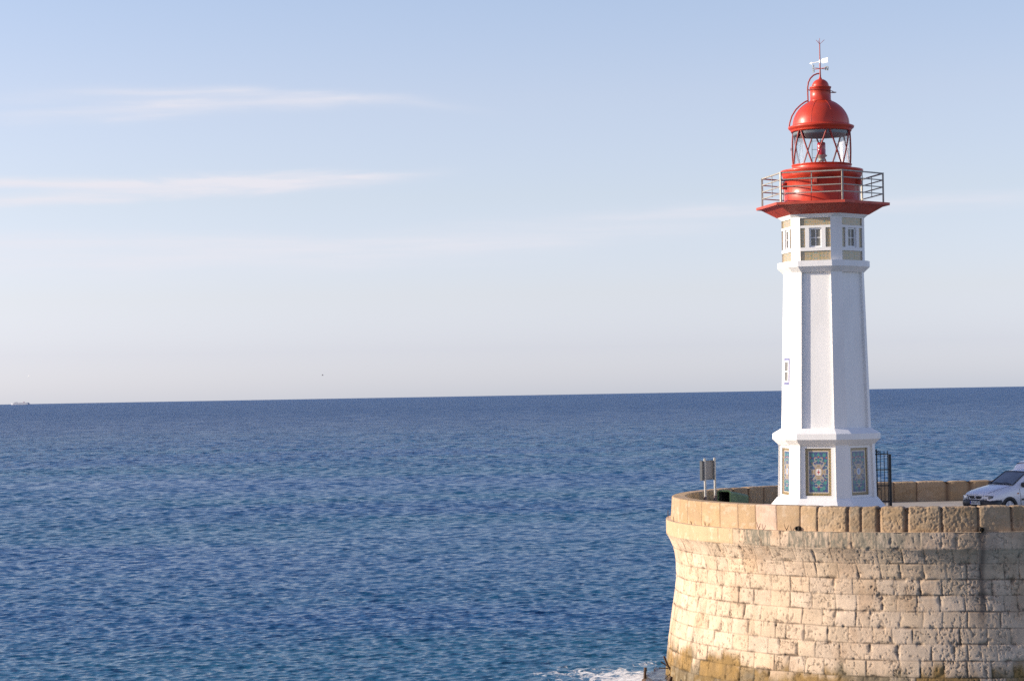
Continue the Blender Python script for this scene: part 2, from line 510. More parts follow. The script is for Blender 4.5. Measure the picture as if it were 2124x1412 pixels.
    fleck = N(nt, fl.outputs[0]).ss(0.775, 0.80) * dist_n.ss(90, 200) * 0.8
    ft = foam.f('MAXIMUM', fleck)
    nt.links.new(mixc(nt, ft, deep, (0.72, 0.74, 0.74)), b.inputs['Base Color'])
    nt.links.new((rough * (ft * -1.0 + 1.0) + ft * 0.9).s, b.inputs['Roughness'])
    me.materials.append(ma)
    o = link('sea', me); o['kind'] = 'structure'
    o['label'] = 'open blue sea rippled by wind'


build_sea()

# ------------------------------------------------------------------ bastion
BC = np.array([14.97, 75.77]); BR = 9.63
U1 = BR * pi / 2


def path(u, r):
    """plan position of the rounded mole head: u metres round the outside (0 = left-most), r = outward offset"""
    u = np.asarray(u, dtype=float); r = np.asarray(r, dtype=float) + 0 * u
    ph = pi + np.clip(u, -U1, U1) / BR
    x = BC[0] + (BR + r) * np.cos(ph); y = BC[1] + (BR + r) * np.sin(ph)
    x = x + np.maximum(u - U1, 0) + np.maximum(-U1 - u, 0)
    return x, y


def base_r(z):
    zz = [-2.0, 0.0, 0.55, 1.35, 1.8, 2.6, 3.0, 3.4, 4.0, 4.35, 4.62, 4.86, 4.97, 5.00, 5.53]
    rr = [0.20, 0.13, 0.085, -0.01, -0.08, -0.20, -0.265, -0.325, -0.32, -0.275, -0.205, -0.10, -0.03, 0.0, 0.0]
    return np.interp(z, zz, rr)


COURSE = [5.53, 5.02, 4.55, 4.06, 3.57, 3.07, 2.57, 2.08, 1.57, 1.06, 0.56, 0.06, -0.45, -1.0, -1.6]
LIME = np.array([0.555, 0.425, 0.305])


def build_bastion():
    B = thing('bastion', 'round sandy limestone mole head with block courses carrying the lighthouse', 'bastion', (0, 0, 0))
    u = np.concatenate([np.arange(-34, -2.6, 0.15), np.arange(-2.6, 17.4, 0.024), np.arange(17.4, 40, 0.2)])
    z = np.arange(5.53, -1.3, -0.024)
    Z, Uu = np.meshgrid(z, u, indexing='ij')
    # --- joints
    wob = 0.020 * (fbm(Uu * 1.1, Z * 1.1, 3, 3) - 0.5) * 2
    zb = np.array(COURSE)
    zc = Z + 0.028 * (fbm(Uu * 0.5, Z * 0.3, 3, 8) - 0.5) * 2
    ci = np.clip(np.searchsorted(-zb, -zc, side='right') - 1, 0, len(zb) - 2)
    dz_top = np.abs(zb[ci] - zc); dz_bot = np.abs(zc - zb[ci + 1])
    dv = np.minimum(dz_top, dz_bot)
    du = np.full(Uu.shape, 9.0); bid = np.zeros(Uu.shape)
    R = np.random.default_rng(21)
    NEWEND = 5.9
    for c in range(len(zb) - 1):
        e = [-36.0 + R.uniform(0, 0.6)]
        while e[-1] < 42:
            e.append(e[-1] + (R.choice([0.42, 0.62, 0.72, 0.8, 0.9, 1.02], p=[.1, .22, .26, .2, .14, .08]) + R.uniform(-0.05, 0.05)))
        if c == 0:
            e = [q for q in e if not (-2.5 < q < NEWEND + 0.3)] + list(np.arange(-2.3, NEWEND, 0.62)) + [NEWEND]
            e = sorted(e)
        e = np.array(e)
        mk = ci == c
        # joints lean a little, and lean more where the wall flares out
        lean = (R.uniform(-0.06, 0.06) + (0.12 if c in (1,) else 0.05 if c == 2 else 0))
        uu = Uu[mk] + wob[mk] * 1.2 + lean * (Z[mk] - zb[c])
        i = np.clip(np.searchsorted(e, uu) - 1, 0, len(e) - 2)
        du[mk] = np.minimum(np.abs(uu - e[i]), np.abs(e[i + 1] - uu)); bid[mk] = i + 1000 * c
    dj = np.minimum(du, dv + np.abs(wob) * 0.3)
    new = ((ci == 0) & (Uu < NEWEND) & (Uu > -2.6)).astype(float)
    h1 = _hash(bid, ci * 1.0, ci * 0.0, 5); h2 = _hash(bid, ci * 1.0, ci * 0.0, 6); h3 = _hash(bid, ci * 1.0, ci * 0.0, 9)
    # joint width and depth wander: tight, mortared or gaping
    gape = fbm(Uu * 1.7, Z * 1.7, 3, 40)
    jw = 0.0125 + 0.010 * sstep(0.55, 0.80, gape)
    jd = (0.0075 + 0.028 * sstep(0.52, 0.78, gape)) * (1 - 0.35 * sstep(8, 12, Uu)) * (0.68 + 0.32 * sstep(0.25, 0.5, fbm(Uu * 0.9, Z * 2.1, 2, 44)))
    groove = np.exp(-(dj / jw) ** 2) * jd
    groove += 0.005 * np.exp(-(dj / 0.04) ** 2)
    # weathering: pits, hollows, wandering cracks
    rough = 0.25 + 0.6 * sstep(0.35, 0.9, h3) + 0.15 * sstep(9.5, 13, Uu)
    n_f = fbm(Uu * 11, Z * 11, 5, 51, gain=0.7); n_m = fbm(Uu * 2.4, Z * 2.4, 4, 57)
    pits = np.maximum(sstep(0.60, 0.74, fbm(Uu * 16, Z * 11, 3, 63)) * sstep(0.42, 0.60, fbm(Uu * 2.1, Z * 2.6, 3, 66)), 0.8 * sstep(0.74, 0.80, fbm(Uu * 8, Z * 9.5, 3, 163)))
    rid = np.abs(fbm(Uu * 2.3 + 0.6 * n_m, Z * 3.4 + h1 * 9, 4, 70) - 0.5)
    crack = np.exp(-(rid / 0.011) ** 2) * sstep(0.52, 0.66, fbm(Uu * 0.95 + h2 * 5, Z * 1.3 + h1 * 7, 2, 75))
    rid2 = np.abs(fbm(Uu * 5.3, Z * 4.4 + h1 * 3, 3, 170) - 0.5)
    crack2 = np.exp(-(rid2 / 0.014) ** 2) * sstep(0.54, 0.62, fbm(Uu * 1.5 + h3 * 5, Z * 1.9, 2, 175))
    cr = np.maximum(crack, 0.7 * crack2)
    old = 1 - new
    disp = (h1 - 0.5) * 0.012 * old - groove * (old + new * 0.35) + old * rough * (0.013 * (n_f - 0.5) + 0.012 * (n_m - 0.5)) \
        - old * 0.015 * pits - old * 0.020 * cr
    # chipped course corners
    chip = sstep(0.62, 0.74, fbm(Uu * 3.1, Z * 3.1, 2, 80)) * np.exp(-(dj / 0.07) ** 2) * old
    disp -= 0.035 * chip
    rr = base_r(Z) + disp
    x, y = path(Uu, rr)
    P = np.stack([x, y, Z], -1)
    P[0, :, 2] = 5.53
    # --- stone colours
    tint = np.stack([0.92 + 0.14 * h1, 0.915 + 0.145 * h1 + 0.03 * (h2 - 0.5), 0.90 + 0.16 * h1 + 0.10 * (h2 - 0.5)], -1)
    col = LIME * tint
    pink = (h3 > 0.72)[..., None] * old[..., None]
    col = col * (1 - pink) + pink * col * np.array([1.0, 0.975, 0.955])
    mott = fbm(Uu * 3.5, Z * 3.0, 5, 90)[..., None]
    col = col * (0.80 + 0.42 * mott)
    smear = sstep(0.55, 0.75, fbm(Uu * 1.4, Z * 0.9, 4, 93))[..., None]
    col = col * (1 - 0.22 * smear * np.array([0.6, 0.8, 1.0]))
    newc = np.array([0.48, 0.345, 0.205]) * (0.90 + 0.2 * fbm(Uu * 2, Z * 7, 4, 97)[..., None])
    pale = 0.7 * sstep(0.58, 0.74, fbm(Uu * 5.2, Z * 4, 4, 99))[..., None]
    newc = newc * (1 - pale * 0.5) + np.array([0.66, 0.55, 0.42]) * pale * 0.5
    col = col * old[..., None] + newc * new[..., None]
    # dirt lodged in joints, pits and cracks
    dirt = np.clip(np.exp(-(dj / (jw * 1.3)) ** 2) * (0.40 + 0.42 * sstep(0.4, 0.7, gape)) * (old + 0.5 * new) + old * (0.75 * cr + 0.48 * pits + 0.35 * chip), 0, 0.9)[..., None]
    col = col * (1 - dirt) + np.array([0.085, 0.055, 0.036]) * dirt
    # black lichen hanging in patches under the ledge
    lich = sstep(0.44, 0.50, fbm(Uu * 1.5, Z * 0.5, 3, 110)) * sstep(4.98, 5.06, Z) * sstep(6.3, 6.6, Uu) * (0.35 + 0.65 * sstep(0.35, 0.6, fbm(Uu * 22, Z * 5, 3, 113))) * (1 - 0.7 * sstep(11.5, 13.5, Uu))
    lich = np.clip(lich * 0.9, 0, 0.86)[..., None]
    col = col * (1 - lich) + np.array([0.16, 0.15, 0.115]) * lich
    # grey weathering on the upper courses to the right
    gw = (sstep(8.0, 11.5, Uu) * sstep(3.9, 5.0, Z) * (0.3 + 0.5 * fbm(Uu * 1.2, Z * 2.0, 4, 117)))[..., None]
    col = col * (1 - 0.35 * gw) + np.array([0.34, 0.29, 0.22]) * 0.35 * gw
    # wet stain below the drain spout
    st = np.exp(-((Uu - 14.52 - 0.05 * (fbm(Z * 2, Z * 0, 2, 119) - 0.5)) / 0.13) ** 2) * sstep(2.4, 3.4, Z + 0.4 * fbm(Uu * 6, Z, 2, 120)) * 0.8
    st = np.maximum(st, 0.3 * np.exp(-((Uu - 14.6) / 0.4) ** 2) * sstep(2.8, 4.5, Z))[..., None]
    col = col * (1 - st) + np.array([0.10, 0.075, 0.06]) * st
    # tide band: ochre-green slime with a ragged, streaky top
    ed = Z + 0.8 * (fbm(Uu * 0.9, Z * 0.8, 4, 130) - 0.5) + 0.5 * (fbm(Uu * 4, Z * 0.9, 4, 133) - 0.5) + 0.45 * (h1 - 0.5) - 0.12 * sstep(8, 12, Uu) + 0.08 * sstep(5, 2, Uu)
    tide = ((1 - sstep(0.86, 1.36, ed)) * (0.74 + 0.45 * fbm(Uu * 2.6, Z * 2.2, 5, 141)))[..., None]
    hue = sstep(0.35, 0.65, fbm(Uu * 1.1, Z * 1.3, 4, 143) + 0.5 * (h2 - 0.5))[..., None]
    tc1 = (np.array([0.24, 0.140, 0.034]) * hue + np.array([0.165, 0.130, 0.080]) * (1 - hue)) * (0.55 + 0.8 * fbm(Uu * 5, Z * 4, 5, 136)[..., None])
    tide = np.clip(tide, 0, 0.9)
    col = col * (1 - tide) + tc1 * tide
    low = (1 - sstep(0.20, 0.70, ed))[..., None]
    col = col * (1 - 0.6 * low) + np.array([0.125, 0.085, 0.034]) * (0.6 + 0.7 * fbm(Uu * 7, Z * 5, 4, 146)[..., None]) * 0.6 * low
    lime = (sstep(0.60, 0.70, fbm(Uu * 6, Z * 6, 3, 139)) * (1 - sstep(0.15, 0.6, Z)))[..., None]
    col = col * (1 - 0.6 * lime) + np.array([0.36, 0.30, 0.20]) * 0.6 * lime
    wet = dirt * (1 - sstep(1.2, 1.7, Z))[..., None]
    col = col * (1 - 0.75 * wet) + np.array([0.045, 0.032, 0.018]) * 0.75 * wet
    me = grid_mesh('block_wall', P, np.clip(col, 0.01, 0.9)); me.materials.append(M['stone'])
    link('block_wall', me, B)

    # --- parapet: outer face, worn top, inner face
    ju = np.array([-34, -33.2, -32, -31, -30, -29.2, -28, -27, -26.1, -25.2, -24.3, -23.2, -22, -21, -20.1, -19, -18.1, -17.2, -16, -15.1, -14, -13.1, -12, -11.0, -9.9, -8.9, -8.0, -7.0, -5.9, -5.0, -4.0, -3.0, -2.2, -1.4, -0.4, 0.8, 1.71, 2.64, 3.83, 5.03, 6.0, 6.84, 7.74, 8.62, 9.25, 10.3, 10.75, 11.32, 12.2, 13.31, 14.44, 15.47, 16.5, 17.4, 18.4, 19.5, 20.4, 21.5, 22.6, 24, 25, 26.1, 27.3, 28.2, 29.5, 31, 33, 35, 37, 39, 41])
    u = np.concatenate([np.arange(-34, -17, 0.15), np.arange(-17, 17.4, 0.024), np.arange(17.4, 40, 0.2)])
    RO0, RO1, RI, ZB, ZT = -0.17, -0.225, -0.74, 5.50, 6.315
    prof = [(RO0 + (RO1 - RO0) * t, ZB + (ZT - 0.03 - ZB) * t, 0) for t in LS(0, 1, 36)]
    prof += [(RO1 - 0.010, ZT - 0.012, 1), (RO1 - 0.030, ZT, 1)] + [(q, ZT + 0.006, 1) for q in LS(RO1 - 0.05, RI + 0.05, 18)]
    prof += [(RI + 0.03, ZT, 1), (RI + 0.010, ZT - 0.012, 1)] + [(RI, q, 2) for q in LS(ZT - 0.03, ZB, 26)]
    pr = np.array([p[0] for p in prof]); pz = np.array([p[1] for p in prof]); pk = np.array([p[2] for p in prof])
    s = np.concatenate([[0], np.cumsum(np.hypot(np.diff(pr), np.diff(pz)))])
    Sg, Ug = np.meshgrid(s, u, indexing='ij')
    Zg = pz[:, None] + 0 * Ug; Rg = pr[:, None] + 0 * Ug; K = pk[:, None] + 0 * Ug
    wob = 0.03 * (fbm(Ug * 1.5, Sg * 1.5, 3, 203) - 0.5)
    wear = sstep(7.9, 10.2, Ug) + 0.7 * sstep(-4.0, -6.5, Ug)          # old rough blocks to the right and along the back
    uu = Ug + wob * (0.3 + wear) + 0.09 * (Zg - 5.5) * (Ug < 8) * (Ug > -3)
    i = np.clip(np.searchsorted(ju, uu) - 1, 0, len(ju) - 2)
    dj = np.minimum(np.abs(uu - ju[i]), np.abs(ju[i + 1] - uu)); mid = (ju[i] + ju[i + 1]) / 2
    h1 = _hash(i * 1.0, i * 0.0, i * 0.0, 205); h2 = _hash(i * 1.0, i * 0.0, i * 0.0, 206); h3 = _hash(i * 1.0, i * 0.0, i * 0.0, 207)
    side = np.where(uu - ju[i] < ju[i + 1] - uu, i, i + 1)
    hj = _hash(side * 1.0, side * 0.0, side * 0.0, 209)
    jw = 0.0145 + wear * (0.012 + 0.035 * sstep(0.45, 0.8, hj)); jd = 0.020 + wear * (0.025 + 0.045 * sstep(0.45, 0.8, hj))
    g = np.exp(-(dj / jw) ** 2) * jd + wear * 0.018 * np.exp(-(dj / 0.07) ** 2)
    nf = fbm(Ug * 11, Sg * 11, 5, 215, gain=0.7); nm = fbm(Ug * 2.3, Sg * 2.3, 4, 218)
    pit = sstep(0.55, 0.72, fbm(Ug * 17, Sg * 14, 3, 221)) * (0.3 + 0.9 * sstep(0.3, 0.8, h3))
    d = (h1 - 0.5) * 0.014 * (0.3 + wear) - g + (0.002 + 0.036 * wear) * (nf - 0.5) + 0.018 * wear * (nm - 0.5) - 0.015 * wear * pit
    top = (K == 1)
    edge_round = wear * 0.05 * np.clip(fbm(Ug * 2.8, 0 * Ug, 4, 225) - 0.25, 0, 1)
    nr = np.where(K == 0, 1.0, np.where(K == 2, -1.0, 0.0)); nz = np.where(top, 1.0, 0.0)
    Rr = Rg + nr * d; Zz = Zg + nz * (d * 0.9) - edge_round * sstep(5.95, 6.315, Zg) * 1.1 + 0.035 * wear * (fbm(Ug * 0.8, 0 * Ug, 3, 228) - 0.5) * sstep(5.95, 6.315, Zg)
    x, y = path(Ug, Rr)
    P = np.stack([x, y, Zz], -1)
    base = np.array([0.415, 0.285, 0.165]) * (0.86 + 0.26 * h1)[..., None] * np.stack([1 + 0 * h2, 1 + 0.06 * (h2 - .5), 1 + 0.25 * (h2 - .5)], -1)
    rough_c = np.array([0.345, 0.246, 0.150]) * (0.82 + 0.32 * h1)[..., None]
    col = base * (1 - np.clip(wear, 0, 1)[..., None]) + rough_c * np.clip(wear, 0, 1)[..., None]
    pinkb = ((mid > 6.84) & (mid < 7.74))[..., None]
    col = np.where(pinkb, np.array([0.50, 0.36, 0.27]) + 0 * col, col)
    mo = fbm(Ug * 3, Sg * 3, 5, 231)[..., None]; col = col * (0.82 + 0.36 * mo)
    pale = (sstep(0.60, 0.70, fbm(Ug * 4.5, Sg * 6, 4, 234)) * 0.22 * (1 - 0.6 * np.clip(wear, 0, 1)))[..., None]
    col = col * (1 - pale) + np.array([0.62, 0.53, 0.42]) * pale
    och = (sstep(0.52, 0.7, fbm(Ug * 1.4, Sg * 1.6, 4, 237)) * 0.25)[..., None]; col = col * (1 - och) + np.array([0.36, 0.22, 0.09]) * och
    gl = (sstep(0.60, 0.70, fbm(Ug * 1.6, Sg * 2.5, 4, 240)) * wear * 0.35)[..., None]; col = col * (1 - gl) + np.array([0.24, 0.22, 0.17]) * gl
    dirt = np.clip(np.exp(-(dj / (jw * 1.2 + 0.006)) ** 2) * 0.72 + wear * pit * 0.25, 0, 0.8)[..., None]
    col = col * (1 - dirt) + np.array([0.15, 0.085, 0.055]) * dirt
    me = grid_mesh('parapet', P, np.clip(col, 0.01, 0.9)); me.materials.append(M['stone'])
    link('parapet', me, B)

    # ledge between the wall head and the parapet foot
    rl = np.linspace(0.0, -0.19, 8)
    Rl, Ul = np.meshgrid(rl, u, indexing='ij')
    x, y = path(Ul, Rl)
    zl = 5.531 - 0.004 + 0.004 * fbm(Ul * 6, Rl * 6, 3, 250) + 0 * Ul
    zl[0] = 5.53
    c = LIME * (0.8 + 0.4 * fbm(Ul * 3, Rl * 3, 4, 252)[..., None])
    me = grid_mesh('ledge', np.stack([x, y, zl], -1), c); me.materials.append(M['stone'])
    link('ledge', me, B)

    # drain spouts poking out above the ledge
    for uu, L in ((8.56, 0.05), (14.52, 0.14)):
        x0, y0 = path(uu, -0.30); x1, y1 = path(uu, -0.13 + L)
        d_ = Vector((float(x1 - x0), float(y1 - y0), 0)); c0 = Vector((float(x0), float(y0), 5.615)); c1 = c0 + d_ + Vector((0, 0, -0.012))
        mb = MB()
        a = d_.normalized(); bx = a.cross(Vector((0, 0, 1))).normalized(); up = Vector((0, 0, 1)); n = 18
        def rg(c, r): return [c + r * (cos(2 * pi * k / n) * bx + sin(2 * pi * k / n) * up) for k in range(n)]
        mb.loft([rg(c0, 0.075), rg(c1, 0.075), rg(c1, 0.062), rg(c1 - a * 0.25, 0.060)], cap=False, smooth=False)
        mb.add(rg(c1 - a * 0.25, 0.060), [tuple(range(n))])
        sp_ = mb.build('drain_spout', M['drain'], B)
    return B


bastion = build_bastion()

# pavement on the mole head
def build_pavement():
    n = 60
    outer = []
    ph = np.linspace(pi / 2, 3 * pi / 2, n)
    pts = [(BC[0] + 9.0 * cos(a), BC[1] + 9.0 * sin(a)) for a in ph]
    pts = pts + [(55, BC[1] - 9.0), (55, BC[1] + 9.0)]
    mb = MB(); mb.add([(x, y, PLAT) for x, y in pts], [tuple(range(len(pts)))])
    o = mb.build('pavement', simple('pale_concrete_paving', (0.36, 0.32, 0.27), 0.9, 0.12, 0.8, 0.006, 20))
    if o.data.polygons[0].normal.z < 0: o.data.flip_normals()
    o['kind'] = 'structure'; o['label'] = 'pale concrete paving inside the parapet'


build_pavement()

# iron barbs along the ledge
def build_spikes():
    spec = [(-1.2, 0.26, 0.15, 'slender rusty iron barb at the far left silhouette of the ledge', 1),
            (1.36, 0.17, 0.10, 'short leaning rusty iron barb, second from the left on the ledge', 0),
            (3.26, 0.13, 0.11, 'small forked rusty iron barb, third from the left on the ledge', 1),
            (4.27, 0.17, 0.12, 'forked rusty iron barb, fourth from the left on the ledge', 1),
            (7.05, 0.24, 0.16, 'tall forked rusty iron barb below the pinkish parapet block', 1),
            (8.18, 0.20, 0.17, 'wide forked rusty iron barb just left of the dark drain hole', 1)]
    for uu, h, w, lab, fork in spec:
        x, y = path(uu, -0.06); x = float(x); y = float(y)
        ph = pi + uu / BR; tx, ty = -sin(ph), cos(ph)
        t = thing('iron_barb', lab, 'iron barb', (x, y, 5.527), 0, 'rusty iron barbs along the ledge')
        mb = MB()
        k = h * 0.38
        mb.tube([(0, 0, -0.10), (0, 0, k * 0.4)], 0.013, 6)
        mb.build('stem', M['rust'], t)
        for sgn in ((-1, 1) if fork else (-1,)):
            mb = MB(); ww = w / 2 if fork else w
            mb.tube([(0, 0, k * 0.35), (tx * sgn * ww * 0.5, ty * sgn * ww * 0.5, k * 0.9 + 0.02), (tx * sgn * ww, ty * sgn * ww, h * (1 if sgn < 0 else 0.88))], [0.012, 0.010, 0.006], 6)
            mb.build('prong', M['rust'], t)


build_spikes()

# ------------------------------------------------------------------ lighthouse
PXM = 58.43
L = thing('lighthouse', 'white hexagonal lighthouse with red lantern, gallery and blue tile panels', 'lighthouse', (TX, TY, PLAT))
C30 = cos(radians(30))
L.rotation_mode = 'QUATERNION'
L.rotation_quaternion = Quaternion(T_, -0.0046)      # the old tower leans a hair to the right


def ring(hr, z, ch=0.271, d=0.0, flat=()):
    c = ch * hr; e = c / sqrt(3); pts = []
    cor = [adir(18.8 + 60 * k) * hr for k in range(6)]
    for k in range(6):
        P = cor[k]; prev = (cor[k - 1] - P).normalized(); nxt = (cor[(k + 1) % 6] - P).normalized()
        A = P + prev * e; B = P + nxt * e
        nA = adir(18.8 + 60 * k - 30); nB = adir(18.8 + 60 * k + 30)
        dA = 0.0004 if (k - 1) % 6 in flat else d; dB = 0.0004 if k in flat else d
        pts += [A - nA * dA, A, B, B - nB * dB]
    return [Vector((p.x, p.y, z)) for p in pts]


class Face:
    """frame on main face k of a tapering storey"""
    def __init__(s, k, z0, r0, z1, r1):
        s.n = adir(-11.2 + 60 * k); a = radians(-11.2 + 60 * k); s.t = -sin(a) * T_ + cos(a) * R_
        s.z0, s.r0, s.z1, s.r1 = z0, r0, z1, r1
    def p(s, u, z, dep):
        r = s.r0 + (s.r1 - s.r0) * (z - s.z0) / (s.z1 - s.z0)
        q = s.n * (r * C30 - dep) + s.t * u
        return Vector((q.x, q.y, z))
    def half(s, z, ch=0.271):
        r = s.r0 + (s.r1 - s.r0) * (z - s.z0) / (s.z1 - s.z0)
        return r / 2 - ch * r / sqrt(3)
    def box(s, mb, u0, u1, z0, z1, d0, d1):
        """from depth d0 (deep) to d1 (front); u0/u1 may be functions of z"""
        f0 = u0 if callable(u0) else (lambda z: u0); f1 = u1 if callable(u1) else (lambda z: u1)
        mb.hexa([s.p(f0(z0), z0, d1), s.p(f1(z0), z0, d1), s.p(f1(z0), z0, d0), s.p(f0(z0), z0, d0)],
                [s.p(f0(z1), z1, d1), s.p(f1(z1), z1, d1), s.p(f1(z1), z1, d0), s.p(f0(z1), z1, d0)])
    def tiles(s, name, u0, u1, z0, z1, dep, colfn, parent, nu=40, nv=60):
        us = np.linspace(0, 1, nu); vs = np.linspace(0, 1, nv)
        P = np.zeros((nv, nu, 3)); 
        for j, v in enumerate(vs):
            z = z0 + (z1 - z0) * v
            for i, q in enumerate(us):
                P[j, i] = s.p(u0 + (u1 - u0) * q, z, dep)
        Uc, Vc = np.meshgrid(us, vs)
        me = grid_mesh(name, P, colfn(Uc, Vc), smooth=False); me.materials.append(M['tile'])
        # rim so the slab of tiles has thickness
        o = link(name, me, parent)
        md = o.modifiers.new('slab', 'SOLIDIFY'); md.thickness = 0.012; md.offset = -1
        return o


GOLD = np.array([0.29, 0.19, 0.07]); BLUE = np.array([0.035, 0.050, 0.17]); TEAL = np.array([0.04, 0.165, 0.150]); CREAM = np.array([0.37, 0.315, 0.26]); RUST = np.array([0.40, 0.10, 0.03])


def put(c, m_, colr): return c * (1 - m_[..., None]) + np.asarray(colr) * m_[..., None]


def panel_cols(emblem):
    def fn(Uc, Vc):
        asp = 1.75
        x = (Uc - 0.5); y = (Vc - 0.5) * asp; ax = np.abs(x)
        c = np.zeros(Uc.shape + (3,)) + BLUE
        ay = np.abs(y)
        def disc(cx, cy, r, soft=0.012): return 1 - sstep(r - soft, r + soft, np.hypot(ax - cx, y - cy))
        def ringm(cx, cy, r, w): return 1 - sstep(w * 0.6, w * 1.4, np.abs(np.hypot(ax - cx, y - cy) - r))
        leaf = (np.sin(ax * 46 + np.sin(y * 21) * 1.9) * np.sin(y * 37 + np.sin(ax * 27) * 1.7) > 0.30) & (np.hypot(ax * 1.25, y) > 0.30)
        c = put(c, leaf * 1.0, TEAL)
        for cx, cy, r in ((0.22, 0.62, .065), (0.27, 0.42, .06), (0.0, 0.63, .06), (0.0, 0.44, .05), (0.0, -0.42, .09), (0.26, -0.40, .065), (0.20, -0.60, .07), (0.1, -0.64, .05)):
            c = put(c, disc(cx, cy, r), TEAL * 1.25)
        for cx, cy in ((0.31, 0.53), (0.25, 0.33), (0.27, -0.30), (0.0, 0.56), (0.14, 0.52), (0.0, -0.55)):
            c = put(c, disc(cx, cy, .028), RUST if cy > .5 or cy < -.5 else GOLD)
        for cx, cy, r in ((0.09, 0.47, .062), (0.09, -0.50, .065), (0.14, 0.30, .07), (0.14, -0.29, .07), (0.30, 0.16, .06), (0.30, -0.14, .06)):
            c = put(c, ringm(cx, cy, r, .013) * (((ax - cx) * (1 if cy > 0 else -1) + abs(y - cy) * 0.2) > -0.7 * r), CREAM)
        arms = ((np.abs(ax - ay * 0.72) < 0.045) & (np.hypot(x, y) < 0.36)) | ((ax < 0.11) & (ay < 0.30)) | ((ay < 0.10) & (ax < 0.30))
        c = put(c, arms * 0.95, CREAM * 0.92)
        c = put(c, ((ax > 0.21) & (ax < 0.26) & (ay < 0.05)) * 1.0, GOLD)
        c = put(c, ((ax < 0.05) & (ay > 0.21) & (ay < 0.25)) * 1.0, GOLD)
        r = np.hypot(x, y)
        c = put(c, 1 - sstep(0.165, 0.185, r), GOLD * 1.1); c = put(c, 1 - sstep(0.140, 0.155, r), CREAM * 1.1)
        if emblem == 'cross':
            cr = ((np.abs(x) < 0.017) & (ay < 0.085)) | ((np.abs(y + 0.005) < 0.022) & (ax < 0.062))
            c = put(c, ((ax < 0.085) & (ay < 0.12)) * 1.0, [0.66, 0.62, 0.58]); c = put(c, cr * 1.0, [0.38, 0.03, 0.03])
        else:
            c = put(c, 1 - sstep(0.095, 0.11, np.hypot(x, y * 0.85)), [0.40, 0.46, 0.55]); c = put(c, ((ax < 0.035) & (ay < 0.07)) * 1.0, [0.10, 0.16, 0.36])
        bw = 0.115
        border = (ax > 0.5 - bw) | (ay > asp / 2 - bw)
        sp_ = np.sin(x * 64 + np.sin(y * 31)) * np.sin(y * 58 + np.sin(x * 37))
        bc = np.zeros_like(c) + GOLD; bc = put(bc, (sp_ > 0.2) * 1.0, [0.12, 0.12, 0.075]); bc = put(bc, (sp_ < -0.55) * 1.0, [0.36, 0.25, 0.10])
        c = np.where(border[..., None], bc, c)
        line = (np.abs(np.maximum(ax - 0.5, ay - asp / 2) + bw) < 0.014)
        c = put(c, line * 1.0, [0.60, 0.52, 0.42])
        return c
    return fn


def strip_cols(freq_u, freq_v, seed):
    def fn(Uc, Vc):
        x = np.abs(Uc - 0.5) * freq_u; y = np.abs(Vc - 0.5) * freq_v
        c = np.zeros(Uc.shape + (3,)) + np.array([0.37, 0.265, 0.105])
        a = np.sin(x * 2.1 + np.sin(y * 3 + seed)) * np.cos(y * 2.6 + np.sin(x * 1.6))
        b = np.sin(x * 4.3 + 1.3 * np.cos(y * 4)) * np.sin(y * 5.1 + seed)
        c = put(c, sstep(0.35, 0.6, b), np.array([0.46, 0.41, 0.36]))
        c = put(c, sstep(0.5, 0.75, a), np.array([0.06, 0.22, 0.20]))
        c = put(c, sstep(0.55, 0.8, -b) * 0.8, np.array([0.30, 0.22, 0.24]))
        g = ((Uc * max(1, round(freq_u / 4))) % 1 < 0.03) * 0.4
        return put(c, g, np.array([0.25, 0.2, 0.12]))
    return fn


# -- lower storey with flared foot
zb0, rb0, zb1, rb1 = 0.691, 1.863, 2.538, 1.810
DB = 0.16
mb = MB()
mb.loft([ring(2.46, -0.05), ring(2.43, 0.10), ring(rb0 + 0.02, 0.691 - 0.0)], cap=True)
mb.loft([ring(rb0, 0.690, d=DB), ring(rb1, 2.539, d=DB)], cap=True)
for k in range(6):
    fc = Face(k, zb0, rb0, zb1, rb1)
    hw = lambda z, fc=fc: fc.half(z)
    fr = 0.075
    fc.box(mb, lambda z: -hw(z), -0.455, 0.79, 2.435, DB + 0.01, fr); fc.box(mb, 0.455, lambda z: hw(z), 0.79, 2.435, DB + 0.01, fr)
    fc.box(mb, lambda z: -hw(z), lambda z: hw(z), 0.690, 0.79, DB + 0.01, fr); fc.box(mb, lambda z: -hw(z), lambda z: hw(z), 2.435, 2.539, DB + 0.01, fr)
mb.build('lower_storey', M['white'], L)
for k in range(6):
    fc = Face(k, zb0, rb0, zb1, rb1)
    o = fc.tiles('tile_panel', -0.452, 0.452, 0.793, 2.432, DB - 0.03, panel_cols('cross' if k in (0, 3) else 'shield'), L, 72, 120)
    if k == 0: o['label'] = 'blue tile panel with red cross medallion'
    elif k == 1: o['label'] = 'blue tile panel with pale blue medallion'

# -- skirting between the storeys
mb = MB(); mb.loft([ring(rb1, 2.539), ring(2.031, 2.736), ring(2.031, 2.934), ring(1.690, 3.121)], cap=True)
mb.build('lower_cornice', M['white'], L)
# -- shaft
DS = 0.095
mb = MB(); mb.loft([ring(1.685, 3.1215, d=DS, flat=(4,)), ring(1.517, 8.574, d=DS, flat=(4,))], cap=True)
mb.build('shaft', M['white'], L)
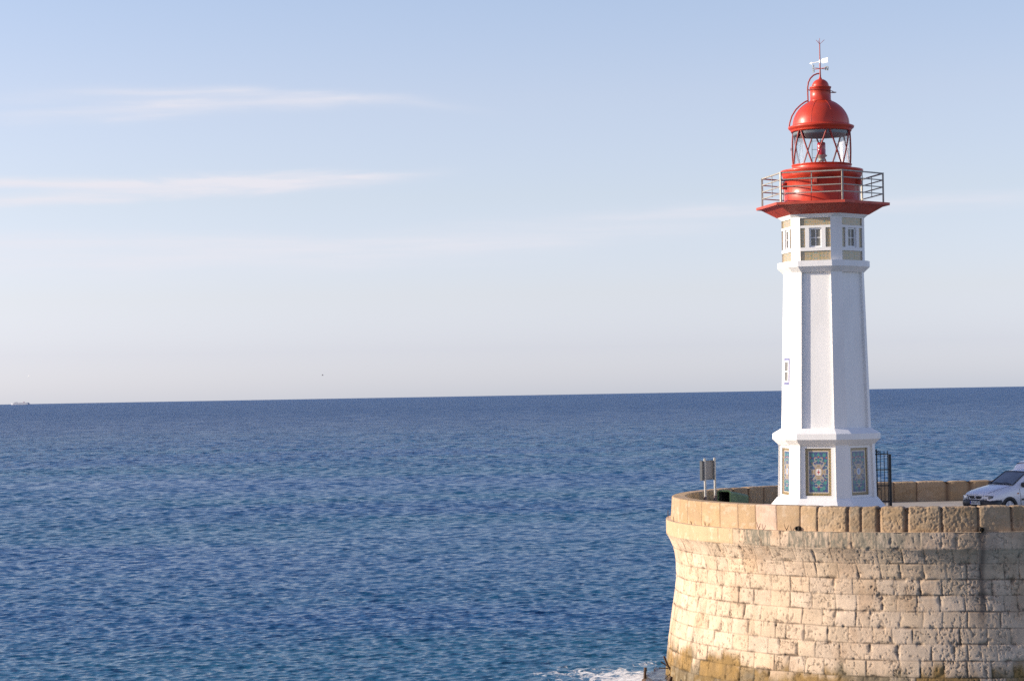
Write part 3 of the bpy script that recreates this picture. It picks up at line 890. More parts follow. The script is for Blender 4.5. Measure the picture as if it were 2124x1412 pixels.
# narrow window in the left face of the shaft
fc = Face(-1, 3.121, 1.685, 8.574, 1.517)
wz0, wz1 = 4.66, 5.60
mb = MB()
for (a, b, c, d) in ((-0.31, 0.31, wz0, wz0 + 0.085), (-0.31, 0.31, wz1 - 0.085, wz1), (-0.31, -0.235, wz0 + 0.085, wz1 - 0.085), (0.235, 0.31, wz0 + 0.085, wz1 - 0.085)):
    fc.box(mb, a, b, c, d, 0.01, -0.014)
win = mb.build('narrow_window', simple('blue_tile_surround', (0.09, 0.10, 0.26), 0.35, 0.35, 16, col2=(0.34, 0.33, 0.44)), L)
mb = MB()
for (a, b, c, d) in ((-0.235, 0.235, wz0 + 0.085, wz0 + 0.14), (-0.235, 0.235, wz1 - 0.14, wz1 - 0.085), (-0.235, -0.16, wz0 + 0.14, wz1 - 0.14), (0.16, 0.235, wz0 + 0.14, wz1 - 0.14), (-0.16, 0.16, 5.11, 5.14)):
    fc.box(mb, a, b, c, d, 0.01, -0.024)
mb.build('window_frame', M['pvc'], win)
mb = MB(); fc.box(mb, -0.16, 0.16, wz0 + 0.14, wz1 - 0.14, 0.01, -0.004); mb.build('window_pane', M['pane'], win)
# -- upper cornice
mb = MB(); mb.loft([ring(1.517, 8.574), ring(1.741, 8.767), ring(1.741, 8.969), ring(1.60, 8.9695)], cap=True)
mb.build('upper_cornice', M['white'], L)
# -- upper storey with its grid of windows and tile strips
zu0, zu1, ru = 8.969, 10.496, 1.562
DU = 0.12
mb = MB(); mb.loft([ring(ru, zu0, d=DU), ring(ru, zu1, d=DU)], cap=True)
mb.loft([ring(ru, zu1 + 0.001), ring(1.655, 10.600, 0.12)], cap=True)
hu = Face(0, zu0, ru, zu1, ru).half(9)
zl = [zu0, 9.31, 9.43, 10.115, 10.20, 10.465, zu1]
for k in range(6):
    fc = Face(k, zu0, ru, zu1, ru)
    fc.box(mb, -hu, hu, zl[1], zl[2], DU + 0.01, 0.003); fc.box(mb, -hu, hu, zl[3], zl[4], DU + 0.01, 0.003)
    fc.box(mb, -hu, hu, zl[5], zl[6], DU + 0.01, 0.003)
    fc.box(mb, -0.36, -0.22, zl[2], zl[3], DU + 0.01, 0.003); fc.box(mb, 0.22, 0.36, zl[2], zl[3], DU + 0.01, 0.003)
mb.build('upper_storey', M['white'], L)
for k in range(6):
    fc = Face(k, zu0, ru, zu1, ru); a = 0.002
    fc.tiles('tile_strip', -hu + a, hu - a, zl[0] + a, zl[1] - a, 0.045, strip_cols(22, 7, 0.4), L, 48, 18)
    fc.tiles('tile_strip', -hu + a, hu - a, zl[4] + a, zl[5] - a, 0.045, strip_cols(22, 6, 2.1), L, 48, 16)
    fc.tiles('tile_strip', -hu + a, -0.36 - a, zl[2] + a, zl[3] - a, 0.045, strip_cols(3.2, 16, 1.2), L, 10, 34)
    fc.tiles('tile_strip', 0.36 + a, hu - a, zl[2] + a, zl[3] - a, 0.045, strip_cols(3.2, 16, 3.2), L, 10, 34)
    mb = MB()
    for q in ((-0.22, 0.22, zl[2], zl[2] + 0.055), (-0.22, 0.22, zl[3] - 0.055, zl[3]), (-0.22, -0.165, zl[2] + 0.055, zl[3] - 0.055), (0.165, 0.22, zl[2] + 0.055, zl[3] - 0.055)):
        fc.box(mb, *q, DU + 0.01, 0.062)
    fr = mb.build('window', M['pvc'], L)
    mb = MB(); fc.box(mb, -0.165, 0.165, zl[2] + 0.055, zl[3] - 0.055, DU + 0.01, 0.098); mb.build('window_pane', M['pane'], fr)
    mb = MB(); zm = (zl[2] + zl[3]) / 2
    fc.box(mb, -0.012, 0.012, zl[2] + 0.055, zl[3] - 0.055, 0.097, 0.085); fc.box(mb, -0.165, -0.012, zm - 0.012, zm + 0.012, 0.097, 0.085); fc.box(mb, 0.012, 0.165, zm - 0.012, zm + 0.012, 0.097, 0.085)
    mb.build('glazing_bar', M['pvc'], fr)
# -- gallery: hexagonal slab on a sloping soffit
def hexring(r, z): return [Vector((*(adir(18.8 + 60 * k) * r).xy, z)) for k in range(6)]
mb = MB(); mb.loft([hexring(1.655, 10.601), hexring(2.235, 10.906), hexring(2.393, 10.907), hexring(2.393, 10.998)], cap=True)
mb.build('gallery', M['dullred'], L)
# -- railing
rail = bpy.data.objects.new('railing', None); COL.objects.link(rail); rail.parent = L
RR = 2.165
zg = 10.998
for k in range(6):
    p = adir(18.8 + 60 * k) * RR
    mb = MB(); tx_ = adir(18.8 + 60 * k); ty_ = Vector((-tx_.y, tx_.x, 0))
    mb.box((p.x, p.y, zg + 0.53), (0.055, 0.055, 1.06), (tx_, ty_, Vector((0, 0, 1)))); mb.box((p.x, p.y, zg + 0.008), (0.11, 0.11, 0.014), (tx_, ty_, Vector((0, 0, 1))))
    mb.build('post', M['steel'], rail)
    q = adir(78.8 + 60 * k) * RR; e = (q - p).normalized(); nn = Vector((e.y, -e.x, 0))
    mid = (p + q) / 2; ln = (q - p).length - 0.056
    for h in (1.035, 0.80, 0.555, 0.315):
        mb = MB(); t_ = 0.045 if h > 1 else 0.034
        mb.box((mid.x, mid.y, zg + h), (ln, t_, t_), (e, nn, Vector((0, 0, 1)))); mb.build('rail', M['steel'], rail)
    mb = MB(); mb.box((mid.x - nn.x * 0.028, mid.y - nn.y * 0.028, zg + 0.665), (0.032, 0.018, 0.76), (e, nn, Vector((0, 0, 1)))); mb.build('baluster', M['steel'], rail)
# -- drum, lantern, dome
def px(r): return r / PXM
mb = MB()
mb.lathe([(1.365, 10.999), (1.365, 11.03), (1.335, 11.05), (1.335, 11.93), (1.36, 11.95), (1.385, 12.00), (1.405, 12.05), (1.405, 12.08), (1.43, 12.10), (1.43, 12.16), (1.455, 12.18), (1.455, 12.232), (1.40, 12.24), (1.055, 12.245)], 64)
drum = mb.build('lantern_drum', M['red'], L)
for a in (-62, -18, 27, 71, 118, 165, 210, 255):
    mb = MB(); d_ = adir(a); e_ = Vector((-d_.y, d_.x, 0)); c_ = d_ * 1.336
    mb.box((c_.x, c_.y, 11.49), (0.012, 0.05, 0.88), (d_, e_, Vector((0, 0, 1))))
    mb.build('plate_seam', M['red'], drum)
for a, z_, s_ in ((-9, 11.74, 0.12), (70, 11.72, 0.18), (-72, 11.66, 0.16)):
    d_ = adir(a); e_ = Vector((-d_.y, d_.x, 0)); c_ = d_ * 1.40
    mb = MB(); mb.box((c_.x, c_.y, z_), (0.14, s_, 0.14 + s_ * 0.3), (d_, e_, Vector((0, 0, 1))), bev=0.012); mb.box((c_.x, c_.y, z_ + 0.10 + s_ * .15), (0.17, s_ + 0.03, 0.02), (d_, e_, Vector((0, 0, 1))))
    mb.build('vent_box', M['dullred'], drum)
mb = MB(); mb.tube([Vector((*(adir(a) * 1.375).xy, 11.875)) for a in LS(-80, 20, 24)], 0.022, 6); mb.build('dark_line', M['black'], drum)  # thin black line round part of the drum, just under the molding
mb = MB()
mb.lathe([(1.06, 12.240), (1.06, 12.29), (1.045, 12.31), (1.045, 12.40), (1.065, 12.41), (1.065, 12.435), (0.98, 12.437), (0.94, 12.43), (0.02, 12.43)], 56)
mb.build('lantern_sill', M['red'], L)
GR = 1.015
zq0, zq1 = 12.437, 13.60
mb = MB(); mb.lathe([(GR - 0.02, zq0), (GR - 0.02, zq1 + 0.02)], 64); mb.build('lantern_glass', M['glass'], L, fix=True)
for k in range(6):
    for a0, a1 in ((-16 + 60 * k, 14 + 60 * k), (14 + 60 * k, 44 + 60 * k)):
        low_first = (a0 + 16) % 60 == 0
        pts = []
        for t in LS(0, 1, 9):
            a = a0 + (a1 - a0) * (0.10 + 0.80 * t)
            z_ = zq0 + (zq1 - zq0) * (t if low_first else 1 - t)
            pts.append(Vector((*(adir(a) * (GR + 0.012)).xy, z_)))
        mb = MB(); mb.tube(pts, 0.030, 6); gb = mb.build('lantern_bar', M['barred'], L)
        if k % 2 == 0:
            c_ = pts[4]; mb = MB(); n_ = adir((a0 + a1) / 2); e_ = Vector((-n_.y, n_.x, 0))
            mb.tube([c_ + n_ * 0.05 + 0.045 * (cos(t) * e_ + sin(t) * Vector((0, 0, 1))) for t in LS(0, 2 * pi, 13)], 0.009, 5)
            mb.build('lifting_eye', M['barred'], gb)
mb = MB(); mb.lathe([(0.99, zq1 - 0.005), (0.99, zq1 - 0.12), (0.955, zq1 - 0.12), (0.955, zq1 + 0.02), (0.01, zq1 + 0.03)], 48); mb.build('lantern_ceiling', M['ceilgrey'], L)
mb = MB()
mb.lathe([(0.99, 13.598), (1.055, 13.60), (1.075, 13.64), (1.075, 13.665), (1.12, 13.70), (1.155, 13.735), (1.165, 13.765), (1.165, 13.79), (1.10, 13.815), (1.02, 13.828), (1.005, 13.835)]
         + [(1.003 * cos(t), 13.835 + 0.93 * sin(t)) for t in LS(0.04, 1.19, 22)] + [(0.30, 14.70)], 64)
dome = mb.build('dome', M['red'], L)
for a in (-20, 24, -66, 70, 115, 160, 205, 250):
    mb = MB(); mb.tube([Vector((*(adir(a) * (1.004 * cos(t))).xy, 13.835 + 0.932 * sin(t))) for t in LS(0.02, 1.17, 16)], 0.007, 5); mb.build('dome_seam', M['red'], dome)
mb = MB()
mb.lathe([(0.375, 14.69), (0.385, 14.70), (0.385, 14.725), (0.365, 14.735), (0.362, 15.15), (0.375, 15.16), (0.385, 15.18), (0.385, 15.205), (0.35, 15.215), (0.305, 15.222)] + [(0.303 * cos(t), 15.222 + 0.27 * sin(t)) for t in LS(0.05, 1.36, 12)] + [(0.06, 15.505), (0.045, 15.535), (0.03, 15.575), (0.025, 15.60)], 40)
vent = mb.build('ventilator', M['red'], L)
mb = MB(); mb.tube([Vector((*(adir(a) * (0.41 + (0.04 if 60 < a < 120 else 0))).xy, 15.07 - 0.05 * sin(radians(a)))) for a in LS(0, 360, 41)], 0.014, 6)
mb.tube([Vector((*(adir(90 + b) * (0.40 + c)).xy, 15.0)) for b, c in ((-9, 0), (-8, .11), (0, .15), (8, .11), (9, 0))], 0.014, 6)
mb.build('hoop_rail', M['barred'], vent)
# conduit from the brim over the dome to the pole
mb = MB(); zz = lambda t: Vector((*(R_ * t[0] - T_ * 0.10).xy, t[1]))
mb.tube([zz(q) for q in ((-1.13, 13.80), (-1.10, 13.98), (-1.02, 14.22), (-0.88, 14.44), (-0.70, 14.61), (-0.55, 14.71), (-0.46, 14.745), (-0.44, 14.72))], 0.026, 8)
mb.tube([zz(q) for q in ((-0.43, 14.62), (-0.445, 14.75), (-0.45, 15.0), (-0.45, 15.22), (-0.42, 15.40), (-0.35, 15.54), (-0.24, 15.645), (-0.12, 15.695), (-0.02, 15.705))], 0.026, 8)
mb.build('conduit', M['barred'], L)
# weather vane
mb = MB(); mb.tube([(0, 0, 15.56), (0, 0, 15.80), (0, 0, 16.15), (0, 0, 16.74)], [0.034, 0.026, 0.022, 0.018], 8); mb.build('pole', M['polered'], L)
vane = bpy.data.objects.new('weather_vane', None); COL.objects.link(vane); vane.parent = L
mb = MB()
mb.tube([(0, 0, 16.70), (0, 0, 16.95)], 0.008, 5)
for a, h, w in ((-90, 16.885, .12), (90, 16.885, .17), (180, 16.86, .10), (-30, 16.85, .08)):
    d_ = adir(a); mb.tube([(0, 0, 16.735), (d_.x * w, d_.y * w, h)], 0.008, 5)
mb.build('spike_crown', M['polered'], vane)
av = (R_ * cos(radians(32)) + T_ * sin(radians(32))); nv = Vector((-av.y, av.x, 0))
def vp(s_, z_): return Vector((av.x * s_ * 1.18, av.y * s_ * 1.18, 16.115 + z_ + s_ * 0.06))
mb = MB()
for poly in ([(-0.37, -0.005), (-0.285, 0.045), (-0.285, -0.055)], [(0.03, 0.0), (0.08, 0.085), (0.29, 0.092), (0.265, 0.02), (0.29, -0.075), (0.09, -0.085)]):
    P_ = [vp(*q) - nv * 0.007 for q in poly]; mb.prism(P_, nv * 0.014)
mb.tube([vp(-0.29, -0.003), vp(0.05, 0.0)], 0.014, 6); mb.tube([(0, 0, 16.055), (0, 0, 16.175)], 0.032, 8)
mb.build('vane_arrow', M['whitemetal'], vane)
CA = 42.0
arms = {'N': 180 - CA - 6, 'O': 90 - CA, 'S': -CA - 6, 'E': 270 - CA}
dg = bpy.context.evaluated_depsgraph_get()


def text_mesh(txt, size, depth):
    cu = bpy.data.curves.new('letter', 'FONT'); cu.body = txt; cu.size = size; cu.extrude = depth / 2; cu.align_x = 'CENTER'; cu.align_y = 'CENTER'; cu.resolution_u = 3
    ob = bpy.data.objects.new('letter', cu); COL.objects.link(ob)
    dg = bpy.context.evaluated_depsgraph_get(); dg.update()
    me = bpy.data.meshes.new_from_object(ob.evaluated_get(dg))
    bpy.data.objects.remove(ob); bpy.data.curves.remove(cu)
    return me


for ch, a in arms.items():
    d_ = adir(a); end = d_ * 0.24
    mb = MB(); mb.tube([(d_.x * 0.01, d_.y * 0.01, 15.865), (end.x, end.y, 15.865)], 0.012, 6); mb.build('vane_arm', M['polered'], vane)
    me = text_mesh(ch, 0.21, 0.022); pale = ch in 'NS'
    me.materials.clear(); me.materials.append(M['letter_pale'] if pale else M['letter_dark'])
    o = link('vane_letter', me, vane)
    pc = d_ * 0.315
    X = -d_ if (a % 360 > 180) != (ch == 'E') else d_
    X = Vector((X.x, X.y, 0)); Zt = Vector((0, 0, 1)); Yv = X.cross(Zt) * -1
    if True:
        Nn = X.cross(Zt)
        o.matrix_local = Matrix(((X.x, Zt.x, Nn.x, pc.x), (X.y, Zt.y, Nn.y, pc.y), (0, 1, Nn.z, 15.86 - (0.03 if not pale else -0.03)), (0, 0, 0, 1)))
# lamp and ladder inside the lantern
lamp = bpy.data.objects.new('beacon_lamp', None); COL.objects.link(lamp); lamp.parent = L
mb = MB(); mb.lathe([(0.01, 12.775), (0.165, 12.775), (0.165, 12.80), (0.150, 12.82), (0.152, 12.98), (0.147, 13.0), (0.150, 13.02), (0.146, 13.20), (0.12, 13.235), (0.03, 13.255), (0.01, 13.33)], 28); mb.build('red_lens', M['lampred'], lamp)
mb = MB(); mb.lathe([(0.20, 12.775), (0.20, 12.75), (0.13, 12.70), (0.10, 12.62), (0.125, 12.60), (0.125, 12.57), (0.02, 12.56)], 24)
for a in (0, 120, 240):
    d_ = adir(a + 40); mb.tube([(d_.x * 0.05, d_.y * 0.05, 12.58), (d_.x * 0.17, d_.y * 0.17, 12.432)], 0.016, 6)
mb.build('lamp_stand', M['lampgrey'], lamp)
mb = MB(); base = -T_ * 0.55 - R_ * 0.33
for s_ in (0, 1):
    q = base + R_ * (0.30 * s_); mb.tube([(q.x, q.y, 12.432), (q.x, q.y, 13.60)], 0.010, 6)
for z_ in (12.75, 13.05, 13.35, 13.52):
    q = base; q2 = base + R_ * 0.30; mb.tube([(q.x, q.y, z_), (q2.x, q2.y, z_)], 0.008, 5)
mb.build('ladder', M['darkgrey'], L)

# ------------------------------------------------------------------ iron gate beside the lighthouse
def build_gate():
    G = thing('iron_gate', 'tall black wrought iron gate leaf beside the white lighthouse foot', 'gate', (13.46, 77.0, PLAT))
    e = Vector((-0.985, -0.17, 0)); n_ = Vector((e.y, -e.x, 0)); Z = Vector((0, 0, 1))
    mb = MB(); mb.box((0, 0, 1.06), (0.085, 0.085, 2.12), (e, n_, Z)); mb.build('post', M['black'], G)
    for h in (2.13, 1.57, 1.0, 0.44, 0.06):
        mb = MB(); c = e * 0.70; mb.box((c.x, c.y, h), (1.30, 0.03, 0.040), (e, n_, Z)); mb.build('rail', M['black'], G)
    for i, s in enumerate((0.075, 0.205, 0.345, 0.485, 0.625, 0.765, 0.905, 1.045, 1.185, 1.33)):
        c = e * s; top = 2.20 if i < 3 else 2.20 + 0.13 * min(i - 2, 4) * 0.6
        mb = MB(); mb.tube([(c.x, c.y, 0.03), (c.x, c.y, top)], 0.0135 if i != 3 else 0.024, 6); mb.tube([(c.x, c.y, top), (c.x, c.y, top + 0.06)], [0.02, 0.003], 6)
        mb.build('bar', M['black'], G)
    for s, z_, r in ((0.555, 2.25, 0.055), (0.42, 2.20, 0.045), (0.555, 1.12, 0.05), (0.555, 1.24, 0.045), (0.555, 0.90, 0.05), (0.42, 0.88, 0.045), (0.555, 0.78, 0.045)):
        c = e * s; mb = MB()
        mb.tube([Vector((c.x, c.y, z_)) + (r * (1 - t / 14)) * (cos(t) * e + sin(t) * Z) for t in LS(0, 8.5, 24)], 0.010, 5); mb.build('scroll', M['black'], G)


build_gate()

# ------------------------------------------------------------------ information board seen from behind
def build_sign():
    p0 = Vector((6.90, 78.3, PLAT)); p1 = Vector((7.325, 79.0, PLAT))
    e = (p1 - p0); sp_ = e.length; e.normalize(); n_ = Vector((e.y, -e.x, 0)); Z = Vector((0, 0, 1))    # n_ points to the viewer's right
    t = thing('information_board', 'grey information board on two pale posts, seen from behind', 'sign', p0)
    for s in (0.0, sp_):
        c = e * s + n_ * 0.05
        mb = MB(); mb.tube([(c.x, c.y, 0.66), (c.x, c.y, 2.035)], 0.042, 12); mb.tube([(c.x, c.y, 2.035), (c.x, c.y, 2.05)], [0.046, 0.03], 12); pp = mb.build('post', M['postgrey'], t)
        mb = MB(); mb.tube([(c.x, c.y, 0), (c.x, c.y, 0.66)], 0.058, 12); mb.build('post_sleeve', M['sleeve'], pp)
    c = e * (sp_ / 2) - n_ * 0.03
    mb = MB(); mb.box((c.x, c.y, 1.60), (sp_ + 0.30, 0.025, 0.70), (e, n_, Z)); bd = mb.build('board', M['grey'], t)
    mb = MB()
    for s in (-1, 1):
        q = c + e * s * (sp_ / 2 + 0.145); mb.box((q.x, q.y, 1.60), (0.03, 0.09, 0.72), (e, n_, Z))
    for s in (-1, 1):
        mb.box((c.x + n_.x * .012, c.y + n_.y * .012, 1.60 + s * 0.345), (sp_ + 0.27, 0.03, 0.02), (e, n_, Z))
    mb.build('frame', M['darkgrey'], bd)


build_sign()

# ------------------------------------------------------------------ green bin with open mouth
def build_bin():
    t = thing('green_bin', 'green plastic bin with open square mouth behind the parapet', 'bin', (7.68, 78.9, PLAT), radians(-16))
    # local: mouth faces -Y, body runs back along +Y and to the right
    def rr(w, h, zc, y, r=0.09, n=5, sh=0.0):
        pts = []
        for cx, cz, a0 in ((w / 2 - r, zc + h / 2 - r, 0), (-w / 2 + r, zc + h / 2 - r, 90), (-w / 2 + r, zc - h / 2 + r, 180), (w / 2 - r, zc - h / 2 + r, 270)):
            for k in range(n):
                a = radians(a0 + 90 * k / (n - 1)); pts.append(Vector((cx + r * cos(a) + sh, y, cz + r * sin(a))))
        return pts
    mb = MB()
    mb.loft([rr(0.50, 0.80, 0.45, 0.0), rr(0.50, 0.80, 0.45, 0.06), rr(0.47, 0.76, 0.44, 0.08), rr(0.50, 0.66, 0.40, 0.75, sh=0.20), rr(0.40, 0.52, 0.36, 1.45, sh=0.46)], cap=False)
    mb.add(rr(0.40, 0.52, 0.36, 1.45, sh=0.46), [tuple(range(20))])
    mb.loft([rr(0.50, 0.80, 0.45, 0.0), rr(0.42, 0.70, 0.45, 0.0, 0.06)], cap=False)
    mb.loft([rr(0.42, 0.70, 0.45, 0.0, 0.06), rr(0.40, 0.66, 0.44, 0.10, 0.06)], cap=False)
    mb.build('body', M['green'], t)
    mb = MB(); mb.loft([rr(0.40, 0.66, 0.44, 0.10, 0.06), rr(0.36, 0.5, 0.40, 0.7, 0.06, sh=0.18)], cap=False); mb.add(rr(0.36, 0.5, 0.40, 0.7, 0.06, sh=0.18), [tuple(range(20))]); mb.build('mouth_shade', M['dark'], t)  # near-black inner walls, coloured for the shade inside the open mouth
    mb = MB(); mb.box((0, 0.3, 0.06), (0.44, 0.5, 0.12)); mb.build('base', M['dark'], t)


build_bin()

# ------------------------------------------------------------------ van
def build_van():
    psi = radians(41); be = atan2(17.58, 76.3)
    v = Vector((sin(be), cos(be), 0)); rv = Vector((cos(be), -sin(be), 0))
    hd = -cos(psi) * rv - sin(psi) * v                      # heading
    lf = Vector((-hd.y, hd.x, 0))                           # its left side
    hub = Vector((17.20, 75.0, PLAT))
    org = hub - lf * 0.74
    V = thing('parked_van', 'white high-roofed van with black bumper parked behind the parapet', 'van', org, atan2(hd.y, hd.x))
    # local x forward (0 = front axle), y left, z up
    ST = [  # x, z_bottom, w_bottom, z_belt, w_belt, z_top, w_top
        (0.80, 0.30, 0.52, 0.54, 0.60, 0.70, 0.50),
        (0.76, 0.26, 0.66, 0.56, 0.72, 0.735, 0.60),
        (0.66, 0.25, 0.74, 0.60, 0.79, 0.78, 0.655),
        (0.45, 0.24, 0.79, 0.68, 0.83, 0.845, 0.68),
        (0.10, 0.23, 0.81, 0.76, 0.84, 0.925, 0.69),
        (-0.28, 0.23, 0.82, 0.83, 0.845, 0.99, 0.695),
        (-0.40, 0.23, 0.82, 0.86, 0.845, 1.03, 0.69),
        (-0.72, 0.23, 0.82, 0.90, 0.845, 1.235, 0.645),
        (-1.02, 0.23, 0.82, 0.90, 0.845, 1.425, 0.605),
        (-1.12, 0.23, 0.82, 0.90, 0.845, 1.465, 0.60),
        (-1.45, 0.23, 0.82, 0.90, 0.845, 1.525, 0.60),
        (-1.75, 0.23, 0.82, 0.90, 0.845, 1.545, 0.61)]
    def sec(s):
        x, zb, wb, zm, wm, zt, wt = s
        h = [(wb * 0.90, zb), (wb, zb + 0.05), (wm, zb + (zm - zb) * 0.55), (wm, zm), (wm - 0.025, zm + min(0.05, (zt - zm) * 0.3)), (wt + 0.02, zt - min(0.07, (zt - zm) * 0.35)), (wt - 0.04, zt - 0.015), (wt * 0.5, zt + 0.012), (0, zt + 0.02)]
        return [Vector((x, y, z)) for y, z in h] + [Vector((x, -y, z)) for y, z in reversed(h[:-1])]
    mb = MB(); mb.loft([sec(s) for s in ST], cap=True, smooth=True)
    body = mb.build('body', M['vanpaint'], V)
    # cargo box with a rounded raised front
    def box_sec(x, zt, w, zb=0.24):
        h = [(0.80, zb), (0.83, zb + 0.06), (0.845, 0.6), (0.845, 0.95), (w + 0.04, zt - 0.30), (w, zt - 0.09), (w - 0.09, zt - 0.015), (w * 0.45, zt + 0.01), (0, zt + 0.015)]
        return [Vector((x, y, z)) for y, z in h] + [Vector((x, -y, z)) for y, z in reversed(h[:-1])]
    mb = MB(); mb.loft([box_sec(-1.50, 1.50, 0.66), box_sec(-1.54, 1.58, 0.69), box_sec(-1.66, 1.70, 0.73), box_sec(-1.84, 1.79, 0.75), box_sec(-2.05, 1.825, 0.76), box_sec(-3.25, 1.83, 0.76), box_sec(-3.32, 1.79, 0.74)], cap=True, smooth=True)
    mb.build('cargo_box', M['vanpaint'], V)
    mb = MB(); mb.tube([p + Vector((0, 0, 0.004)) for p in box_sec(-1.70, 1.725, 0.74)[4:13]], 0.012, 5); mb.build('box_seam', M['vantrim'], V)
    # black bumper wrapping the front
    mb = MB(); rings = []
    for z_, k in ((0.20, -0.03), (0.23, 0.02), (0.36, 0.05), (0.50, 0.045), (0.53, 0.01)):
        pl = [(0.10 + 0.25, 0.825), (0.55, 0.80), (0.70, 0.72), (0.785, 0.55), (0.82, 0.28), (0.83, 0.0)]
        pl = pl + [(x, -y) for x, y in reversed(pl[:-1])]
        rings.append([Vector((x + k * (0.25 if i in (0, len(pl) - 1) else 1), y + (k if y > 0.3 else -k if y < -0.3 else 0), z_)) for i, (x, y) in enumerate(pl)])
    mb.loft(rings, cap=True, smooth=True, closed=True); bum = mb.build('bumper', M['vantrim'], V)
    # front details lie on the sloping nose
    def nose(y, z, off=0.0):
        """point on the front face"""
        x = np.interp(abs(y), [0, 0.28, 0.5, 0.62, 0.72, 0.80], [0.80, 0.80, 0.80, 0.785, 0.745, 0.62]) 
        return Vector((float(x) + 0.018 + off, y, z))
    def patch(name, poly, mat, parent, off=0.012):
        mb = MB(); n = len(poly)
        a = [nose(y, z, off) for y, z in poly]; b = [nose(y, z, off - 0.06) for y, z in poly]
        mb.add(a + b, [tuple(range(n))] + [(i, (i + 1) % n, n + (i + 1) % n, n + i) for i in range(n)]); return mb.build(name, mat, parent)
    for s in (1, -1):
        hl = patch('headlight', [(s * 0.36, 0.56), (s * 0.55, 0.56), (s * 0.66, 0.565), (s * 0.66, 0.665), (s * 0.54, 0.675), (s * 0.42, 0.675)], M['headlight'], V, 0.014)
        patch('indicator', [(s * 0.665, 0.565), (s * 0.735, 0.575), (s * 0.745, 0.66), (s * 0.665, 0.665)], M['grey'], hl, 0.020)
        patch('headlight_rim', [(s * 0.345, 0.546), (s * 0.55, 0.546), (s * 0.755, 0.56), (s * 0.765, 0.67), (s * 0.54, 0.687), (s * 0.412, 0.687)], M['vantrim'], hl, 0.004)
        patch('grille_slot', [(s * 0.05, 0.565), (s * 0.25, 0.565), (s * 0.33, 0.655), (s * 0.05, 0.66)], M['vantrim'], V, 0.010)
    # number plate
    mb = MB(); mb.box((0.900, 0.08, 0.425), (0.012, 0.52, 0.115)); pl_ = mb.build('number_plate', M['plate'], V)
    mb = MB(); mb.box((0.9065, -0.158, 0.425), (0.003, 0.042, 0.111)); mb.build('plate_strip', M['plateblue'], pl_)
    me = text_mesh("9652 BTS", 0.105, 0.002); me.materials.clear(); me.materials.append(M['ink'])
    o = link('plate_text', me, pl_)
    w = max(v_.co.x for v_ in me.vertices) - min(v_.co.x for v_ in me.vertices); k = 0.43 / w
    o.matrix_local = Matrix(((0, 0, 1, 0.9085), (k, 0, 0, 0.105), (0, 0.95, 0, 0.425), (0, 0, 0, 1)))
    # badge
    mb = MB(); c = nose(0, 0.61, 0.016); mb.tube([c - Vector((0.02, 0, 0)), c], 0.035, 14); mb.build('badge', M['rim'], V)
    # windscreen following the cab, with black gasket
    def scr(s_, q, off):
        x = -0.33 + (-1.05 + 0.33) * q; zt = np.interp(-x, [0.28, 0.40, 0.72, 1.02, 1.12], [0.99, 1.03, 1.235, 1.425, 1.465]); wt = np.interp(-x, [0.28, 0.72, 1.02, 1.12], [0.695, 0.645, 0.605, 0.60])
        y = s_ * (wt - 0.045)
        bul = 0.025 * (1 - s_ * s_)
        return Vector((float(x + 0.55 * off + bul * 0.5), float(y), float(zt + 0.010 + 0.83 * off + bul * 0.5)))
    for nm, mt, of, sc in (('windscreen_gasket', M['vantrim'], 0.004, 1.0), ):
        mb = MB(); g = 0.05
        for a0, a1, b0, b1 in ((-1, 1, -0.02, 0.05), (-1, 1, 0.95, 1.02), (-1, -0.94, 0.05, 0.95), (0.94, 1, 0.05, 0.95)):
            n = 8
            A = [scr(a0 + (a1 - a0) * i / n, b0, of + 0.012) for i in range(n + 1)]; Bq = [scr(a0 + (a1 - a0) * i / n, b1, of + 0.012) for i in range(n + 1)]
            mb.loft([A, Bq], cap=False, closed=False)
        gk = mb.build(nm, mt, V)
        md = gk.modifiers.new('t', 'SOLIDIFY'); md.thickness = 0.012
    mb = MB(); mb.loft([[scr(-0.95 + 1.9 * i / 10, q, 0.006) for i in range(11)] for q in LS(0.03, 0.97, 6)], cap=False, closed=False, smooth=True)
    scn = mb.build('windscreen', simple('dark_windscreen', (0.085, 0.11, 0.12), 0.04, 0.35, 1.6, spec=0.6, coat=0.6, col2=(0.02, 0.025, 0.03)), V)
    mb = MB(); mb.tube([scr(-0.1, 0.03, 0.03), scr(0.35, 0.14, 0.03), scr(0.80, 0.04, 0.03)], 0.010, 5); mb.tube([scr(-0.85, 0.02, 0.03), scr(-0.45, 0.13, 0.03), scr(-0.05, 0.05, 0.03)], 0.010, 5); mb.build('wiper', M['vantrim'], V)
    # bonnet shut line, door outline, side window, strips
    def side(x, z, s=1, off=0.006):
        wm = np.interp(-x, [-0.8, -0.45, 0.28, 4], [0.70, 0.83, 0.845, 0.845]); zt = np.interp(-x, [0.4, 1.12, 1.5], [1.03, 1.465, 1.52]); wt = np.interp(-x, [0.4, 1.12], [0.69, 0.60])
        y = wm if z < 0.92 else wm - 0.025 + (wt + 0.02 - wm + 0.025) * (z - 0.95) / max(zt - 0.07 - 0.95, 0.02)
        return Vector((x, s * (float(min(y, wm)) + off), z))
